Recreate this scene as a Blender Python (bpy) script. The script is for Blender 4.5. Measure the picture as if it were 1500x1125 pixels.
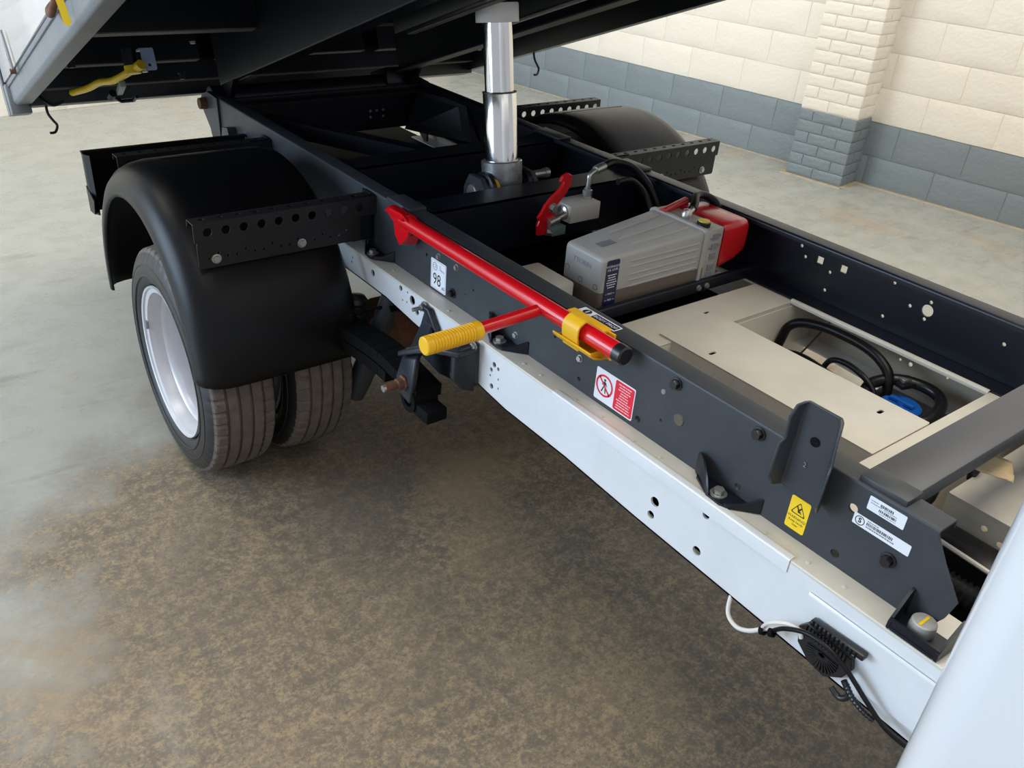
import bpy, bmesh, math, random
from mathutils import Vector, Matrix, Euler
random.seed(7)
for o in list(bpy.data.objects): bpy.data.objects.remove(o)
SC = bpy.context.scene
COL = SC.collection
PI = math.pi

# ---------------------------------------------------------------- camera
cam_d = bpy.data.cameras.new('camera'); cam = bpy.data.objects.new('camera', cam_d); COL.objects.link(cam)
YAW, PITCH, ROLL, FPX = 0.68925, 0.53542, -0.08277, 1264.1
def cam_axes():
    cy, sy = math.cos(YAW), math.sin(YAW)
    f = Vector((sy*math.cos(PITCH), cy*math.cos(PITCH), -math.sin(PITCH)))
    r = Vector((cy, -sy, 0)); d = f.cross(r)
    return r*math.cos(ROLL)+d*math.sin(ROLL), -r*math.sin(ROLL)+d*math.cos(ROLL), f
_r, _d, _f = cam_axes()
_m = Matrix((_r, -_d, -_f)).transposed().to_4x4(); _m.translation = Vector((0, 0, 1.66))
cam.matrix_world = _m
cam_d.sensor_width = 36; cam_d.lens = FPX/1500*36; cam_d.clip_start = 0.02
SC.camera = cam
# ---------------------------------------------------------------- light and exposure
SC.view_settings.view_transform = 'Standard'; SC.view_settings.look = 'None'
SC.view_settings.gamma = 1; SC.view_settings.use_curve_mapping = False
SC.view_settings.exposure = 0.0
W = bpy.data.worlds.new('world'); SC.world = W; W.use_nodes = True
W.node_tree.nodes['Background'].inputs[0].default_value = (0.86, 0.90, 1.0, 1)
W.node_tree.nodes['Background'].inputs[1].default_value = 0.55
def area(name, loc, target, sx, sy, power, col):
    d = bpy.data.lights.new(name, 'AREA'); d.shape = 'RECTANGLE'; d.size = sx; d.size_y = sy
    d.energy = power; d.color = col
    o = bpy.data.objects.new(name, d); COL.objects.link(o); o.location = loc
    o.rotation_euler = (Vector(target)-Vector(loc)).to_track_quat('-Z', 'Y').to_euler(); return o
area('daylight_door', (-4.6, 4.6, 2.2), (2.5, 3.2, 0.4), 4.5, 3.4, 470, (0.60, 0.78, 1.0))
area('ceiling_lamp_rear', (1.6, 4.2, 4.3), (1.6, 4.2, 0), 5.5, 1.6, 190, (1.0, 0.92, 0.80))
area('ceiling_lamp_front', (2.2, 0.2, 4.3), (2.2, 0.2, 0), 5.5, 2.2, 200, (1.0, 0.91, 0.78))

# ---------------------------------------------------------------- materials
def mat(name, col, rough=0.5, metal=0.0, spec=0.5, var=0.0, vscale=8.0, bump=0.0, bscale=60.0, coat=0.0, rvar=0.0, col2=None):
    m = bpy.data.materials.new(name); m.use_nodes = True
    nt = m.node_tree; b = nt.nodes['Principled BSDF']; N = nt.nodes.new; L = nt.links.new
    b.inputs['Base Color'].default_value = (*col, 1); b.inputs['Roughness'].default_value = rough
    b.inputs['Metallic'].default_value = metal; b.inputs['Specular IOR Level'].default_value = spec
    b.inputs['Coat Weight'].default_value = coat; b.inputs['Coat Roughness'].default_value = 0.08
    tc = N('ShaderNodeTexCoord')
    if var or col2 or rvar:
        n = N('ShaderNodeTexNoise'); n.inputs['Scale'].default_value = vscale; n.inputs['Detail'].default_value = 8
        n.inputs['Roughness'].default_value = 0.65
        L(tc.outputs['Object'], n.inputs['Vector'])
        r = N('ShaderNodeValToRGB'); r.color_ramp.elements[0].position = 0.35; r.color_ramp.elements[1].position = 0.7
        c2 = col2 if col2 else tuple(max(0, c*(1-var)) for c in col)
        r.color_ramp.elements[0].color = (*col, 1); r.color_ramp.elements[1].color = (*c2, 1)
        L(n.outputs['Fac'], r.inputs['Fac'])
        if var or col2: L(r.outputs['Color'], b.inputs['Base Color'])
        if rvar:
            mr = N('ShaderNodeMapRange'); mr.inputs['To Min'].default_value = max(0.02, rough-rvar); mr.inputs['To Max'].default_value = min(1, rough+rvar)
            L(n.outputs['Fac'], mr.inputs['Value']); L(mr.outputs['Result'], b.inputs['Roughness'])
    if bump:
        n2 = N('ShaderNodeTexNoise'); n2.inputs['Scale'].default_value = bscale; n2.inputs['Detail'].default_value = 5
        L(tc.outputs['Object'], n2.inputs['Vector'])
        bp = N('ShaderNodeBump'); bp.inputs['Strength'].default_value = bump; bp.inputs['Distance'].default_value = 0.004
        L(n2.outputs['Fac'], bp.inputs['Height']); L(bp.outputs['Normal'], b.inputs['Normal'])
    return m
M = {}
M['white'] = mat('white_vehicle_paint', (0.78, 0.79, 0.79), 0.28, coat=0.4, var=0.10, vscale=5)
M['cream_plate'] = mat('cream_plate_and_warm_lit_top', (0.70, 0.66, 0.56), 0.36, var=0.14, vscale=6, coat=0.15)
M['cab_white'] = mat('cab_white_gloss', (0.74, 0.74, 0.75), 0.22, coat=0.6)
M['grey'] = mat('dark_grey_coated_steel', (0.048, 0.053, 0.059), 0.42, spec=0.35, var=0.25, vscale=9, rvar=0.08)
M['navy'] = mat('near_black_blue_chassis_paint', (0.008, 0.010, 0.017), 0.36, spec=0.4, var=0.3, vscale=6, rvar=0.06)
M['body'] = mat('black_tipper_underframe_paint', (0.006, 0.008, 0.013), 0.40, spec=0.4, var=0.3, vscale=4)
M['floor_glint'] = mat('floor_glint_paint', (0.12, 0.115, 0.10), 0.6, var=0.35, vscale=12)  # pale tone paints in the bright floor's reflection on the lower flanges
M['midgrey'] = mat('mid_grey_side_rail_paint', (0.20, 0.21, 0.22), 0.45, var=0.18, vscale=7)
M['barlightgrey'] = mat('grey_crossbar_paint', (0.075, 0.078, 0.084), 0.45, var=0.12, vscale=8)
M['rubber'] = mat('tyre_rubber', (0.016, 0.016, 0.017), 0.42, bump=0.08, bscale=120, var=0.2, vscale=20)
M['tread'] = mat('dusty_tread_rubber', (0.165, 0.135, 0.110), 0.85, bump=0.35, bscale=150, var=0.4, vscale=30)
M['plastic'] = mat('black_moulded_plastic', (0.005, 0.005, 0.0055), 0.36, spec=0.25, bump=0.08, bscale=500)
M['black'] = mat('black_gloss_plastic', (0.012, 0.012, 0.014), 0.3)
M['matblack'] = mat('matt_black', (0.004, 0.004, 0.0045), 0.7, spec=0.12)
M['rim'] = mat('silver_wheel_paint', (0.62, 0.61, 0.62), 0.38, metal=0.25, var=0.08)
M['zinc'] = mat('zinc_plated_steel', (0.62, 0.60, 0.55), 0.35, metal=0.85, var=0.3, vscale=30)
M['chrome'] = mat('chromed_ram_steel', (0.80, 0.79, 0.77), 0.14, metal=1.0)
M['scuffed'] = mat('scuffed_bare_steel', (0.58, 0.59, 0.58), 0.36, metal=0.9, var=0.7, vscale=18, rvar=0.12)
M['nylon'] = mat('white_nylon_collar', (0.88, 0.84, 0.80), 0.5)
M['red'] = mat('red_gloss_paint', (0.66, 0.004, 0.010), 0.28, coat=0.5)
M['redcover'] = mat('red_moulded_cover', (0.52, 0.010, 0.014), 0.30, coat=0.2)
M['yellow'] = mat('yellow_plastic', (0.90, 0.50, 0.008), 0.38)
M['yellow_paint'] = mat('yellow_painted_steel', (0.82, 0.55, 0.01), 0.4, var=0.2, vscale=30)
M['yellow_dull'] = mat('yellow_moulded_clip', (0.86, 0.48, 0.015), 0.45)
M['tank'] = mat('translucent_grey_plastic', (0.43, 0.415, 0.385), 0.38, var=0.05)
M['oil'] = mat('oil_filled_plastic', (0.125, 0.098, 0.075), 0.34)
M['alu'] = mat('cast_aluminium', (0.46, 0.44, 0.40), 0.5, metal=0.25, var=0.2, vscale=25)
M['alublock'] = mat('machined_block', (0.66, 0.61, 0.53), 0.5, metal=0.1)
M['rust'] = mat('rusty_steel', (0.20, 0.075, 0.035), 0.8, col2=(0.08, 0.045, 0.03), vscale=30)
M['label_white'] = mat('white_label', (0.82, 0.83, 0.86), 0.35)
M['label_yellow'] = mat('yellow_label', (0.93, 0.62, 0.015), 0.4)
M['label_navy'] = mat('navy_label', (0.008, 0.010, 0.06), 0.35)
M['label_red'] = mat('red_print', (0.78, 0.01, 0.035), 0.4)
M['ink'] = mat('black_print', (0.012, 0.012, 0.014), 0.5)
M['ink_grey'] = mat('grey_print', (0.22, 0.22, 0.24), 0.5)
M['pink_ink'] = mat('pale_print', (0.88, 0.50, 0.50), 0.5)
M['white_ink'] = mat('white_print', (0.82, 0.82, 0.84), 0.5)
M['blue'] = mat('blue_cap', (0.008, 0.12, 0.50), 0.35)
M['paper'] = mat('crumpled_masking_paper', (0.58, 0.44, 0.24), 0.8, bump=0.8, bscale=60, var=0.2, vscale=20)
M['white_cable'] = mat('white_cable_sheath', (0.72, 0.68, 0.62), 0.5)
M['pale_blue'] = mat('pale_blue_grey_bracket', (0.45, 0.55, 0.78), 0.45)
M['green_grey'] = mat('green_grey_sensor', (0.17, 0.23, 0.19), 0.5)

def wall_mat(name, col, rough):
    return mat(name, col, rough, bump=0.8, bscale=45, var=0.05, vscale=3, coat=0.05)
M['wall_cream'] = wall_mat('cream_wall_paint', (0.80, 0.75, 0.65), 0.55)
M['wall_blue'] = wall_mat('blue_grey_wall_paint', (0.195, 0.235, 0.25), 0.45)

def floor_mat():
    m = bpy.data.materials.new('worn_painted_floor'); m.use_nodes = True
    nt = m.node_tree; b = nt.nodes['Principled BSDF']; N = nt.nodes.new; L = nt.links.new
    geo = N('ShaderNodeTexCoord'); pos = geo.outputs['Object']
    def noise(scale, detail=6, rough=0.6, stretch=None):
        n = N('ShaderNodeTexNoise'); n.inputs['Scale'].default_value = scale; n.inputs['Detail'].default_value = detail
        n.inputs['Roughness'].default_value = rough
        if stretch:
            mp = N('ShaderNodeMapping'); mp.inputs['Scale'].default_value = stretch[0]; mp.inputs['Rotation'].default_value = stretch[1]
            L(pos, mp.inputs['Vector']); L(mp.outputs['Vector'], n.inputs['Vector'])
        else: L(pos, n.inputs['Vector'])
        return n.outputs['Fac']
    def ramp(src, a, b_, ca=(0, 0, 0), cb=(1, 1, 1)):
        r = N('ShaderNodeValToRGB'); r.color_ramp.elements[0].position = a; r.color_ramp.elements[1].position = b_
        r.color_ramp.elements[0].color = (*ca, 1); r.color_ramp.elements[1].color = (*cb, 1); L(src, r.inputs['Fac']); return r.outputs['Color']
    def mix(f, a, c, mode='MIX'):
        x = N('ShaderNodeMix'); x.data_type = 'RGBA'; x.blend_type = mode
        for s, v in ((x.inputs[0], f), (x.inputs[6], a), (x.inputs[7], c)):
            if isinstance(v, tuple): s.default_value = (*v, 1)
            elif isinstance(v, (int, float)): s.default_value = v
            else: L(v, s)
        return x.outputs[2]
    def math_(op, a, c, clamp=False):
        x = N('ShaderNodeMath'); x.operation = op; x.use_clamp = clamp
        for s, v in ((x.inputs[0], a), (x.inputs[1], c)):
            if isinstance(v, (int, float)): s.default_value = v
            else: L(v, s)
        return x.outputs[0]
    # worn zone: the paint is scuffed through in one large patch beside and under the truck
    sep = N('ShaderNodeSeparateXYZ'); L(pos, sep.inputs[0])
    dx = math_('SUBTRACT', sep.outputs[0], 1.35); dy = math_('SUBTRACT', sep.outputs[1], 0.55-2.0)
    dist = math_('SQRT', math_('ADD', math_('MULTIPLY', dx, dx), math_('MULTIPLY', math_('MULTIPLY', dy, dy), 0.62)), 0)
    dist = math_('ADD', dist, math_('MULTIPLY', math_('SUBTRACT', noise(1.6, 5, 0.6), 0.5), 1.5))
    zone = N('ShaderNodeMapRange'); zone.inputs['From Min'].default_value = 1.25; zone.inputs['From Max'].default_value = 2.15
    zone.inputs['To Min'].default_value = 1.0; zone.inputs['To Max'].default_value = 0.0; L(dist, zone.inputs['Value'])
    fine = math_('ADD', math_('MULTIPLY', noise(110, 8, 0.8), 0.45), math_('MULTIPLY', noise(30, 8, 0.75), 0.55)); mid = noise(7, 6, 0.6)
    grey = mix(ramp(mid, 0.35, 0.7), (0.30, 0.31, 0.275), (0.37, 0.38, 0.345))
    brown = mix(ramp(noise(3.2, 6, 0.6), 0.35, 0.65), (0.130, 0.110, 0.085), (0.225, 0.175, 0.118))
    brown = mix(ramp(fine, 0.46, 0.58), brown, (0.38, 0.285, 0.170))
    brown = mix(ramp(noise(75, 8, 0.8), 0.50, 0.62), brown, (0.125, 0.12, 0.10))
    brown = mix(math_('MULTIPLY', ramp(noise(1.5, 7, 0.65), 0.50, 0.66), 0.45), brown, (0.105, 0.095, 0.08))
    thr = math_('ADD', zone.outputs[0], math_('MULTIPLY', math_('SUBTRACT', fine, 0.5), 0.9), True)
    col = mix(ramp(thr, 0.30, 0.66), grey, brown)
    # orange patches outside the zone
    pt = math_('ADD', noise(1.1, 4, 0.6), math_('MULTIPLY', math_('SUBTRACT', fine, 0.5), 0.35))
    col = mix(math_("MULTIPLY", ramp(pt, 0.56, 0.70), 0.6), col, (0.36, 0.26, 0.15))
    # dark scuffs and streaks
    st = noise(4, 5, 0.6, ((0.35, 2.2, 1), (0, 0, 0.5)))
    col = mix(math_('MULTIPLY', ramp(st, 0.60, 0.78), 0.45), col, (0.055, 0.052, 0.046))
    st2 = noise(2.2, 5, 0.5, ((2.4, 0.5, 1), (0, 0, 0.3)))
    col = mix(math_('MULTIPLY', ramp(st2, 0.63, 0.72), 0.15), col, (0.40, 0.40, 0.36))
    L(col, b.inputs['Base Color'])
    r = N('ShaderNodeMapRange'); r.inputs['To Min'].default_value = 0.20; r.inputs['To Max'].default_value = 0.40
    L(ramp(mid, 0.3, 0.75), r.inputs['Value'])
    rr = math_('ADD', r.outputs['Result'], math_('MULTIPLY', math_('MULTIPLY', thr, 0.26), 1.0), True); L(rr, b.inputs['Roughness'])
    b.inputs['Specular IOR Level'].default_value = 0.5
    bp = N('ShaderNodeBump'); bp.inputs['Strength'].default_value = 0.12; bp.inputs['Distance'].default_value = 0.003
    L(fine, bp.inputs['Height']); L(bp.outputs['Normal'], b.inputs['Normal'])
    return m
M['floor'] = floor_mat()

# ---------------------------------------------------------------- mesh helpers
def tag(o, label=None, cat=None, group=None, kind=None):
    if label: o['label'] = label
    if cat: o['category'] = cat
    if group: o['group'] = group
    if kind: o['kind'] = kind
    return o
ORG = {}
def empty(name, loc, label, cat, group=None, rot=None):
    o = bpy.data.objects.new(name, None); COL.objects.link(o); o.location = loc; o.empty_display_size = 0.1
    if rot: o.rotation_euler = rot
    tag(o, label, cat, group)
    ORG[o.name] = None if rot else Vector(loc)       # a turned root keeps its parts in its own frame
    return o
def place(me, name, m, parent, smooth=38, label=None):
    """link a mesh given in world coordinates; its origin goes to its own middle"""
    if me.vertices:
        lo = Vector((min(v.co[i] for v in me.vertices) for i in range(3))); hi = Vector((max(v.co[i] for v in me.vertices) for i in range(3)))
        c = (lo+hi)/2
    else: c = Vector()
    me.transform(Matrix.Translation(-c))
    if m is not None:
        me.materials.clear(); me.materials.append(M[m] if isinstance(m, str) else m)
    if smooth:
        me.polygons.foreach_set('use_smooth', [True]*len(me.polygons)); me.set_sharp_from_angle(angle=math.radians(smooth))
    o = bpy.data.objects.new(name, me); COL.objects.link(o); o.location = c
    set_parent(o, parent)
    if label: o['label'] = label
    return o
def world_origin(p):
    t = Vector()
    while p is not None:
        if p.name in ORG:
            if ORG[p.name] is not None: t += p.location
            return t
        t += p.location; p = p.parent
    return t
def set_parent(o, parent):
    if parent is not None:
        o.parent = parent; o.location = o.location - world_origin(parent)
def copy_at(src, loc, rot=None, parent=None):
    o = src.copy(); COL.objects.link(o); o.parent = None; o.location = loc
    if rot is not None: o.rotation_euler = rot
    set_parent(o, parent)
    for ch in src.children:
        c = ch.copy(); COL.objects.link(c); c.parent = o
    return o

class MB:
    def __init__(s): s.v = []; s.f = []
    def add(s, vs, fs):
        k = len(s.v); s.v += [tuple(v) for v in vs]; s.f += [tuple(i+k for i in f) for f in fs]; return s
    def box(s, x0, x1, y0, y1, z0, z1, b=0.0):
        if b > 0:
            bm = bmesh.new(); bmesh.ops.create_cube(bm, size=1.0)
            for v in bm.verts: v.co = Vector(((x0+x1)/2+v.co.x*(x1-x0), (y0+y1)/2+v.co.y*(y1-y0), (z0+z1)/2+v.co.z*(z1-z0)))
            bmesh.ops.bevel(bm, geom=bm.edges[:], offset=b, segments=2, affect='EDGES', profile=0.5)
            bm.verts.index_update(); s.add([v.co for v in bm.verts], [[v.index for v in f.verts] for f in bm.faces]); bm.free(); return s
        return s.add([(x, y, z) for x in (x0, x1) for y in (y0, y1) for z in (z0, z1)],
                     [(0, 1, 3, 2), (4, 6, 7, 5), (0, 4, 5, 1), (2, 3, 7, 6), (0, 2, 6, 4), (1, 5, 7, 3)])
    def obox(s, c, U, V, Wd, b=0.0):
        m = MB().box(-1, 1, -1, 1, -1, 1) if not b else None
        c, U, V, Wd = map(Vector, (c, U, V, Wd))
        if b:
            lu, lv, lw = U.length, V.length, Wd.length
            m = MB().box(-lu, lu, -lv, lv, -lw, lw, b); U, V, Wd = U/lu, V/lv, Wd/lw
        return s.add([c+U*v[0]+V*v[1]+Wd*v[2] for v in m.v], m.f)
    def prism(s, pts, ext):
        n = len(pts); ext = Vector(ext); pts = [Vector(p) for p in pts]
        return s.add(pts+[p+ext for p in pts], [tuple(range(n))[::-1], tuple(range(n, 2*n))]+[(i, (i+1) % n, n+(i+1) % n, n+i) for i in range(n)])
    def tube(s, path, r, n=12, cap=True):
        path = [Vector(p) for p in path]; k = len(path); rs = r if isinstance(r, (list, tuple)) else [r]*k
        t0 = (path[1]-path[0]).normalized(); ref = Vector((0, 0, 1)) if abs(t0.z) < 0.9 else Vector((1, 0, 0))
        u = t0.cross(ref).normalized(); vs = []; fs = []
        for i, p in enumerate(path):
            t = (path[min(i+1, k-1)]-path[max(i-1, 0)]).normalized(); u = (u-t*u.dot(t)).normalized(); w = t.cross(u)
            vs += [p+(u*math.cos(2*PI*j/n)+w*math.sin(2*PI*j/n))*rs[i] for j in range(n)]
        for i in range(k-1):
            fs += [(i*n+j, i*n+(j+1) % n, (i+1)*n+(j+1) % n, (i+1)*n+j) for j in range(n)]
        if cap: fs += [tuple(range(n))[::-1], tuple(range((k-1)*n, k*n))]
        return s.add(vs, fs)
    def cyl(s, a, b, r, n=20, r2=None): return s.tube([a, b], [r, r if r2 is None else r2], n)
    def lathe(s, prof, origin, axis=(1, 0, 0), n=48, rad=None, closed=False):
        """prof: (along, radius) pairs; rad(i, j, r) may change a radius"""
        o = Vector(origin); a = Vector(axis).normalized(); ref = Vector((0, 0, 1)) if abs(a.z) < 0.9 else Vector((1, 0, 0))
        u = a.cross(ref).normalized(); w = a.cross(u); k = len(prof); vs = []; fs = []
        for i, (h, r) in enumerate(prof):
            for j in range(n):
                rr = rad(i, j, r) if rad else r
                vs.append(o+a*h+(u*math.cos(2*PI*j/n)+w*math.sin(2*PI*j/n))*rr)
        for i in range(k if closed else k-1):
            i2 = (i+1) % k
            fs += [(i*n+j, i*n+(j+1) % n, i2*n+(j+1) % n, i2*n+j) for j in range(n)]
        return s.add(vs, fs)
    def section(s, pts, t, a0, a1, mp, fil=0.0, caps=True):
        """a bent sheet: polyline pts (2D) of thickness t, drawn out from a0 to a1; mp(u, v, a) -> xyz"""
        P = [Vector(p) for p in pts]
        if fil:
            Q = [P[0]]
            for i in range(1, len(P)-1):
                a = (P[i-1]-P[i]); b = (P[i+1]-P[i]); f = min(fil, a.length*0.45, b.length*0.45)
                pa, pb = P[i]+a.normalized()*f, P[i]+b.normalized()*f
                for k in range(5):
                    q = k/4; Q.append(pa*(1-q)**2+P[i]*2*q*(1-q)+pb*q*q)
            P = Q+[P[-1]]
        n = len(P); out = []
        for i in range(n):
            d0 = (P[i]-P[i-1]).normalized() if i else None; d1 = (P[i+1]-P[i]).normalized() if i < n-1 else None
            d0 = d0 or d1; d1 = d1 or d0
            nm = Vector((-(d0+d1).y, (d0+d1).x)).normalized(); c = max(0.3, nm.dot(Vector((-d0.y, d0.x))))
            out.append(P[i]+nm*t/c)
        loop = P+out[::-1]; k = len(loop)
        vs = [mp(p.x, p.y, a) for a in (a0, a1) for p in loop]
        fs = [(i, (i+1) % k, k+(i+1) % k, k+i) for i in range(k)]
        for b in (0, k): fs += [(b+i, b+i+1, b+k-2-i, b+k-1-i) for i in range(n-1)]
        return s.add(vs, fs)
    def build(s, name, m, parent=None, smooth=38, label=None):
        me = bpy.data.meshes.new(name); me.from_pydata([tuple(v) for v in s.v], [], s.f); me.update()
        bm = bmesh.new(); bm.from_mesh(me); bmesh.ops.recalc_face_normals(bm, faces=bm.faces[:]); bm.to_mesh(me); bm.free()
        return place(me, name, m, parent, smooth, label)

def basis(o, U, V, Wv=None):
    U = Vector(U).normalized(); V = Vector(V).normalized(); Wv = Vector(Wv).normalized() if Wv else U.cross(V)
    m = Matrix((U, V, Wv)).transposed().to_4x4(); m.translation = Vector(o); return m
def circ(c, r, n=16, rot=0, sq=1.0): return [(c[0]+r*math.cos(2*PI*i/n+rot), c[1]+r*sq*math.sin(2*PI*i/n+rot)) for i in range(n)]
def slot(c, l, w, ang=0, n=6):
    ca, sa = math.cos(ang), math.sin(ang); P = []
    for s_, a0 in ((1, -PI/2), (-1, PI/2)):
        for i in range(n+1):
            a = a0+PI*i/n; x = s_*(l-w)/2+w/2*math.cos(a); y = w/2*math.sin(a); P.append((c[0]+x*ca-y*sa, c[1]+x*sa+y*ca))
    return P
def rrect(x0, x1, y0, y1, r, n=4):
    P = []
    for cx, cy, a0 in ((x1-r, y1-r, 0), (x0+r, y1-r, PI/2), (x0+r, y0+r, PI), (x1-r, y0+r, 1.5*PI)):
        for i in range(n+1): a = a0+PI/2*i/n; P.append((cx+r*math.cos(a), cy+r*math.sin(a)))
    return P
def plate_mesh(outline, holes, t, mx, bevel=0.0):
    """a flat plate with real holes, from a filled 2D curve; lies in U,V; thickness t along +W"""
    cu = bpy.data.curves.new('plate', 'CURVE'); cu.dimensions = '2D'; cu.fill_mode = 'BOTH'; cu.extrude = max(0.0, t/2-bevel); cu.bevel_depth = bevel; cu.bevel_resolution = 1
    for pts in [outline]+list(holes):
        sp = cu.splines.new('POLY'); sp.points.add(len(pts)-1); sp.use_cyclic_u = True
        for p, q in zip(sp.points, pts): p.co = (q[0], q[1], 0, 1)
    ob = bpy.data.objects.new('plate', cu); me = bpy.data.meshes.new_from_object(ob)
    bpy.data.objects.remove(ob); bpy.data.curves.remove(cu)
    me.transform(Matrix.Translation((0, 0, t/2))); me.transform(mx); return me
def plate(name, m, parent, outline, holes, t, mx, label=None, bevel=0.0):
    return place(plate_mesh(outline, holes, t, mx, bevel), name, m, parent, 30, label)
def text_mesh(body, size, mx, ext=0.0002, align='CENTER', sx=1.0, bold=0.0):
    cu = bpy.data.curves.new('lettering', 'FONT'); cu.body = body; cu.size = size; cu.extrude = ext/2; cu.align_x = align; cu.align_y = 'CENTER'
    cu.offset = bold; cu.resolution_u = 3; cu.space_line = 1.0
    ob = bpy.data.objects.new('lettering', cu); me = bpy.data.meshes.new_from_object(ob)
    bpy.data.objects.remove(ob); bpy.data.curves.remove(cu)
    me.transform(Matrix.Diagonal((sx, 1, 1, 1))); me.transform(mx); return me
def text(name, m, parent, body, size, mx, **k): return place(text_mesh(body, size, mx, **k), name, m, parent, 0)
def join_me(meshes, name='joined'):
    bm = bmesh.new()
    for me in meshes: bm.from_mesh(me); bpy.data.meshes.remove(me)
    me = bpy.data.meshes.new(name); bm.to_mesh(me); bm.free(); return me

def bolt_mesh(r=0.008, h=0.006, washer=1.45, stud=0.0):
    b = MB(); b.lathe([(0, 0), (0, r*washer), (h*0.25, r*washer), (h*0.3, r)], (0, 0, 0), (0, 0, 1), 16)
    b.prism([(r*math.cos(i*PI/3), r*math.sin(i*PI/3), h*0.25) for i in range(6)], (0, 0, h))
    if stud: b.cyl((0, 0, h), (0, 0, h+stud), r*0.55, 10)
    return b
_boltcache = {}
AX = {'-x': (0, -PI/2, 0), '+x': (0, PI/2, 0), '+z': (0, 0, 0), '-y': (PI/2, 0, 0), '+y': (-PI/2, 0, 0), '-z': (PI, 0, 0)}
def bolt(loc, ax, m, parent, r=0.008, h=0.006, washer=1.45, stud=0.0, label=None, name='bolt'):
    key = (round(r, 4), round(h, 4), washer, stud, m)
    if key not in _boltcache:
        b = bolt_mesh(r, h, washer, stud); me = bpy.data.meshes.new('bolt'); me.from_pydata([tuple(v) for v in b.v], [], b.f)
        me.polygons.foreach_set('use_smooth', [True]*len(me.polygons)); me.set_sharp_from_angle(angle=0.6); me.materials.append(M[m]); _boltcache[key] = me
    o = bpy.data.objects.new(name, _boltcache[key]); COL.objects.link(o); o.location = loc
    o.rotation_euler = AX[ax] if isinstance(ax, str) else ax
    set_parent(o, parent)
    if label: o['label'] = label
    return o
def smooth_path(pts, n=6):
    P = [Vector(p) for p in pts]; out = []
    for i in range(len(P)-1):
        a, b, c, d = P[max(i-1, 0)], P[i], P[i+1], P[min(i+2, len(P)-1)]
        for k in range(n):
            t = k/n; out.append(0.5*((2*b)+(c-a)*t+(2*a-5*b+4*c-d)*t*t+(3*b-a-3*c+d)*t**3))
    return out+[P[-1]]

# ================================================================ THE SETTING
o = MB().add([(-9, -5, 0), (9, -5, 0), (9, 9, 0), (-9, 9, 0)], [(0, 1, 2, 3)]).build('floor', 'floor', None, 0); tag(o, kind='structure')

WP0 = Vector((5.626, 2.042, 0)); WT = Vector((-0.139, 0.990, 0)).normalized(); WN = Vector((-0.990, -0.139, 0)).normalized(); UP = Vector((0, 0, 1))
DADO = 0.408
def wv(t, off, z): return WP0+WT*t+WN*off+UP*z
def rough_block(w, h, d, amp, rnd):
    """a block with worn arrises: front face slightly uneven"""
    nx, nz = 4, 3; b = 0.004; vs = []; fs = []
    xs = [-w/2, -w/2+b]+[-w/2+w*i/nx for i in range(1, nx)]+[w/2-b, w/2]
    zs = [-h/2, -h/2+b]+[-h/2+h*i/nz for i in range(1, nz)]+[h/2-b, h/2]
    for i, x in enumerate(xs):
        for j, z in enumerate(zs):
            edge = i in (0, len(xs)-1) or j in (0, len(zs)-1)
            vs.append((x+(rnd.uniform(-1, 1)*amp if edge else 0), (d if not edge else d-0.0012)+rnd.uniform(-1, 1)*amp*0.5, z+(rnd.uniform(-1, 1)*amp if edge else 0)))
    nz_ = len(zs)
    for i in range(len(xs)-1):
        for j in range(nz_-1): a = i*nz_+j; fs.append((a, a+1, a+nz_+1, a+nz_))
    ring = [j for j in range(nz_)]+[i*nz_+nz_-1 for i in range(1, len(xs))]+[(len(xs)-1)*nz_+j for j in range(nz_-2, -1, -1)]+[i*nz_ for i in range(len(xs)-2, 0, -1)]
    k = len(vs); vs += [(vs[r][0], -0.002, vs[r][2]) for r in ring]; n = len(ring)
    for i in range(n): fs.append((ring[i], ring[(i+1) % n], k+(i+1) % n, k+i))
    me = bpy.data.meshes.new('block'); me.from_pydata(vs, [], fs)
    bm = bmesh.new(); bm.from_mesh(me); bmesh.ops.recalc_face_normals(bm, faces=bm.faces[:]); bm.to_mesh(me); bm.free()
    me.polygons.foreach_set('use_smooth', [True]*len(me.polygons)); me.set_sharp_from_angle(angle=0.5); return me
def block_obj(name, me, mname, ctr, U, Nn, parent):
    o = bpy.data.objects.new(name, me); COL.objects.link(o)
    m = Matrix((U, Nn, UP)).transposed().to_4x4(); m.translation = ctr
    o.matrix_world = m; o.parent = parent; return o
rnd = random.Random(3)
def mk_wall(name, t0, t1, ztop, off=0.0, P=wv, blue_to=DADO):
    b = MB(); c8 = lambda a, c, z0, z1: [P(a, off-0.15, z0), P(c, off-0.15, z0), P(c, off-0.0015, z0), P(a, off-0.0015, z0), P(a, off-0.15, z1), P(c, off-0.15, z1), P(c, off-0.0015, z1), P(a, off-0.0015, z1)]
    F = [(0, 1, 2, 3), (4, 5, 6, 7), (0, 1, 5, 4), (1, 2, 6, 5), (2, 3, 7, 6), (3, 0, 4, 7)]
    b.add(c8(t0, t1, blue_to, ztop), F); o = b.build(name, 'wall_cream', None, 0); tag(o, kind='structure')
    b2 = MB(); b2.add(c8(t0, t1, 0, blue_to), F); d = b2.build('painted_dado_backing', 'wall_blue', None, 0)
    d.parent = o; d.location = d.location-o.location
    return o
wall = mk_wall('wall_right', -2.3, 5.42, 3.0)
Winv = Matrix.Translation(-wall.location)
meshes = {}
for mm in ('wall_cream', 'wall_blue'):
    L_ = []
    for k in range(5):
        me = rough_block(0.444, 0.210, 0.0052, 0.0012, rnd); me.materials.append(M[mm]); L_.append(me)
    meshes[mm] = L_
zz = [-0.03, 0.186, 0.405, 0.620, 0.837, 1.053, 1.27, 1.486, 1.70]
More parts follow.
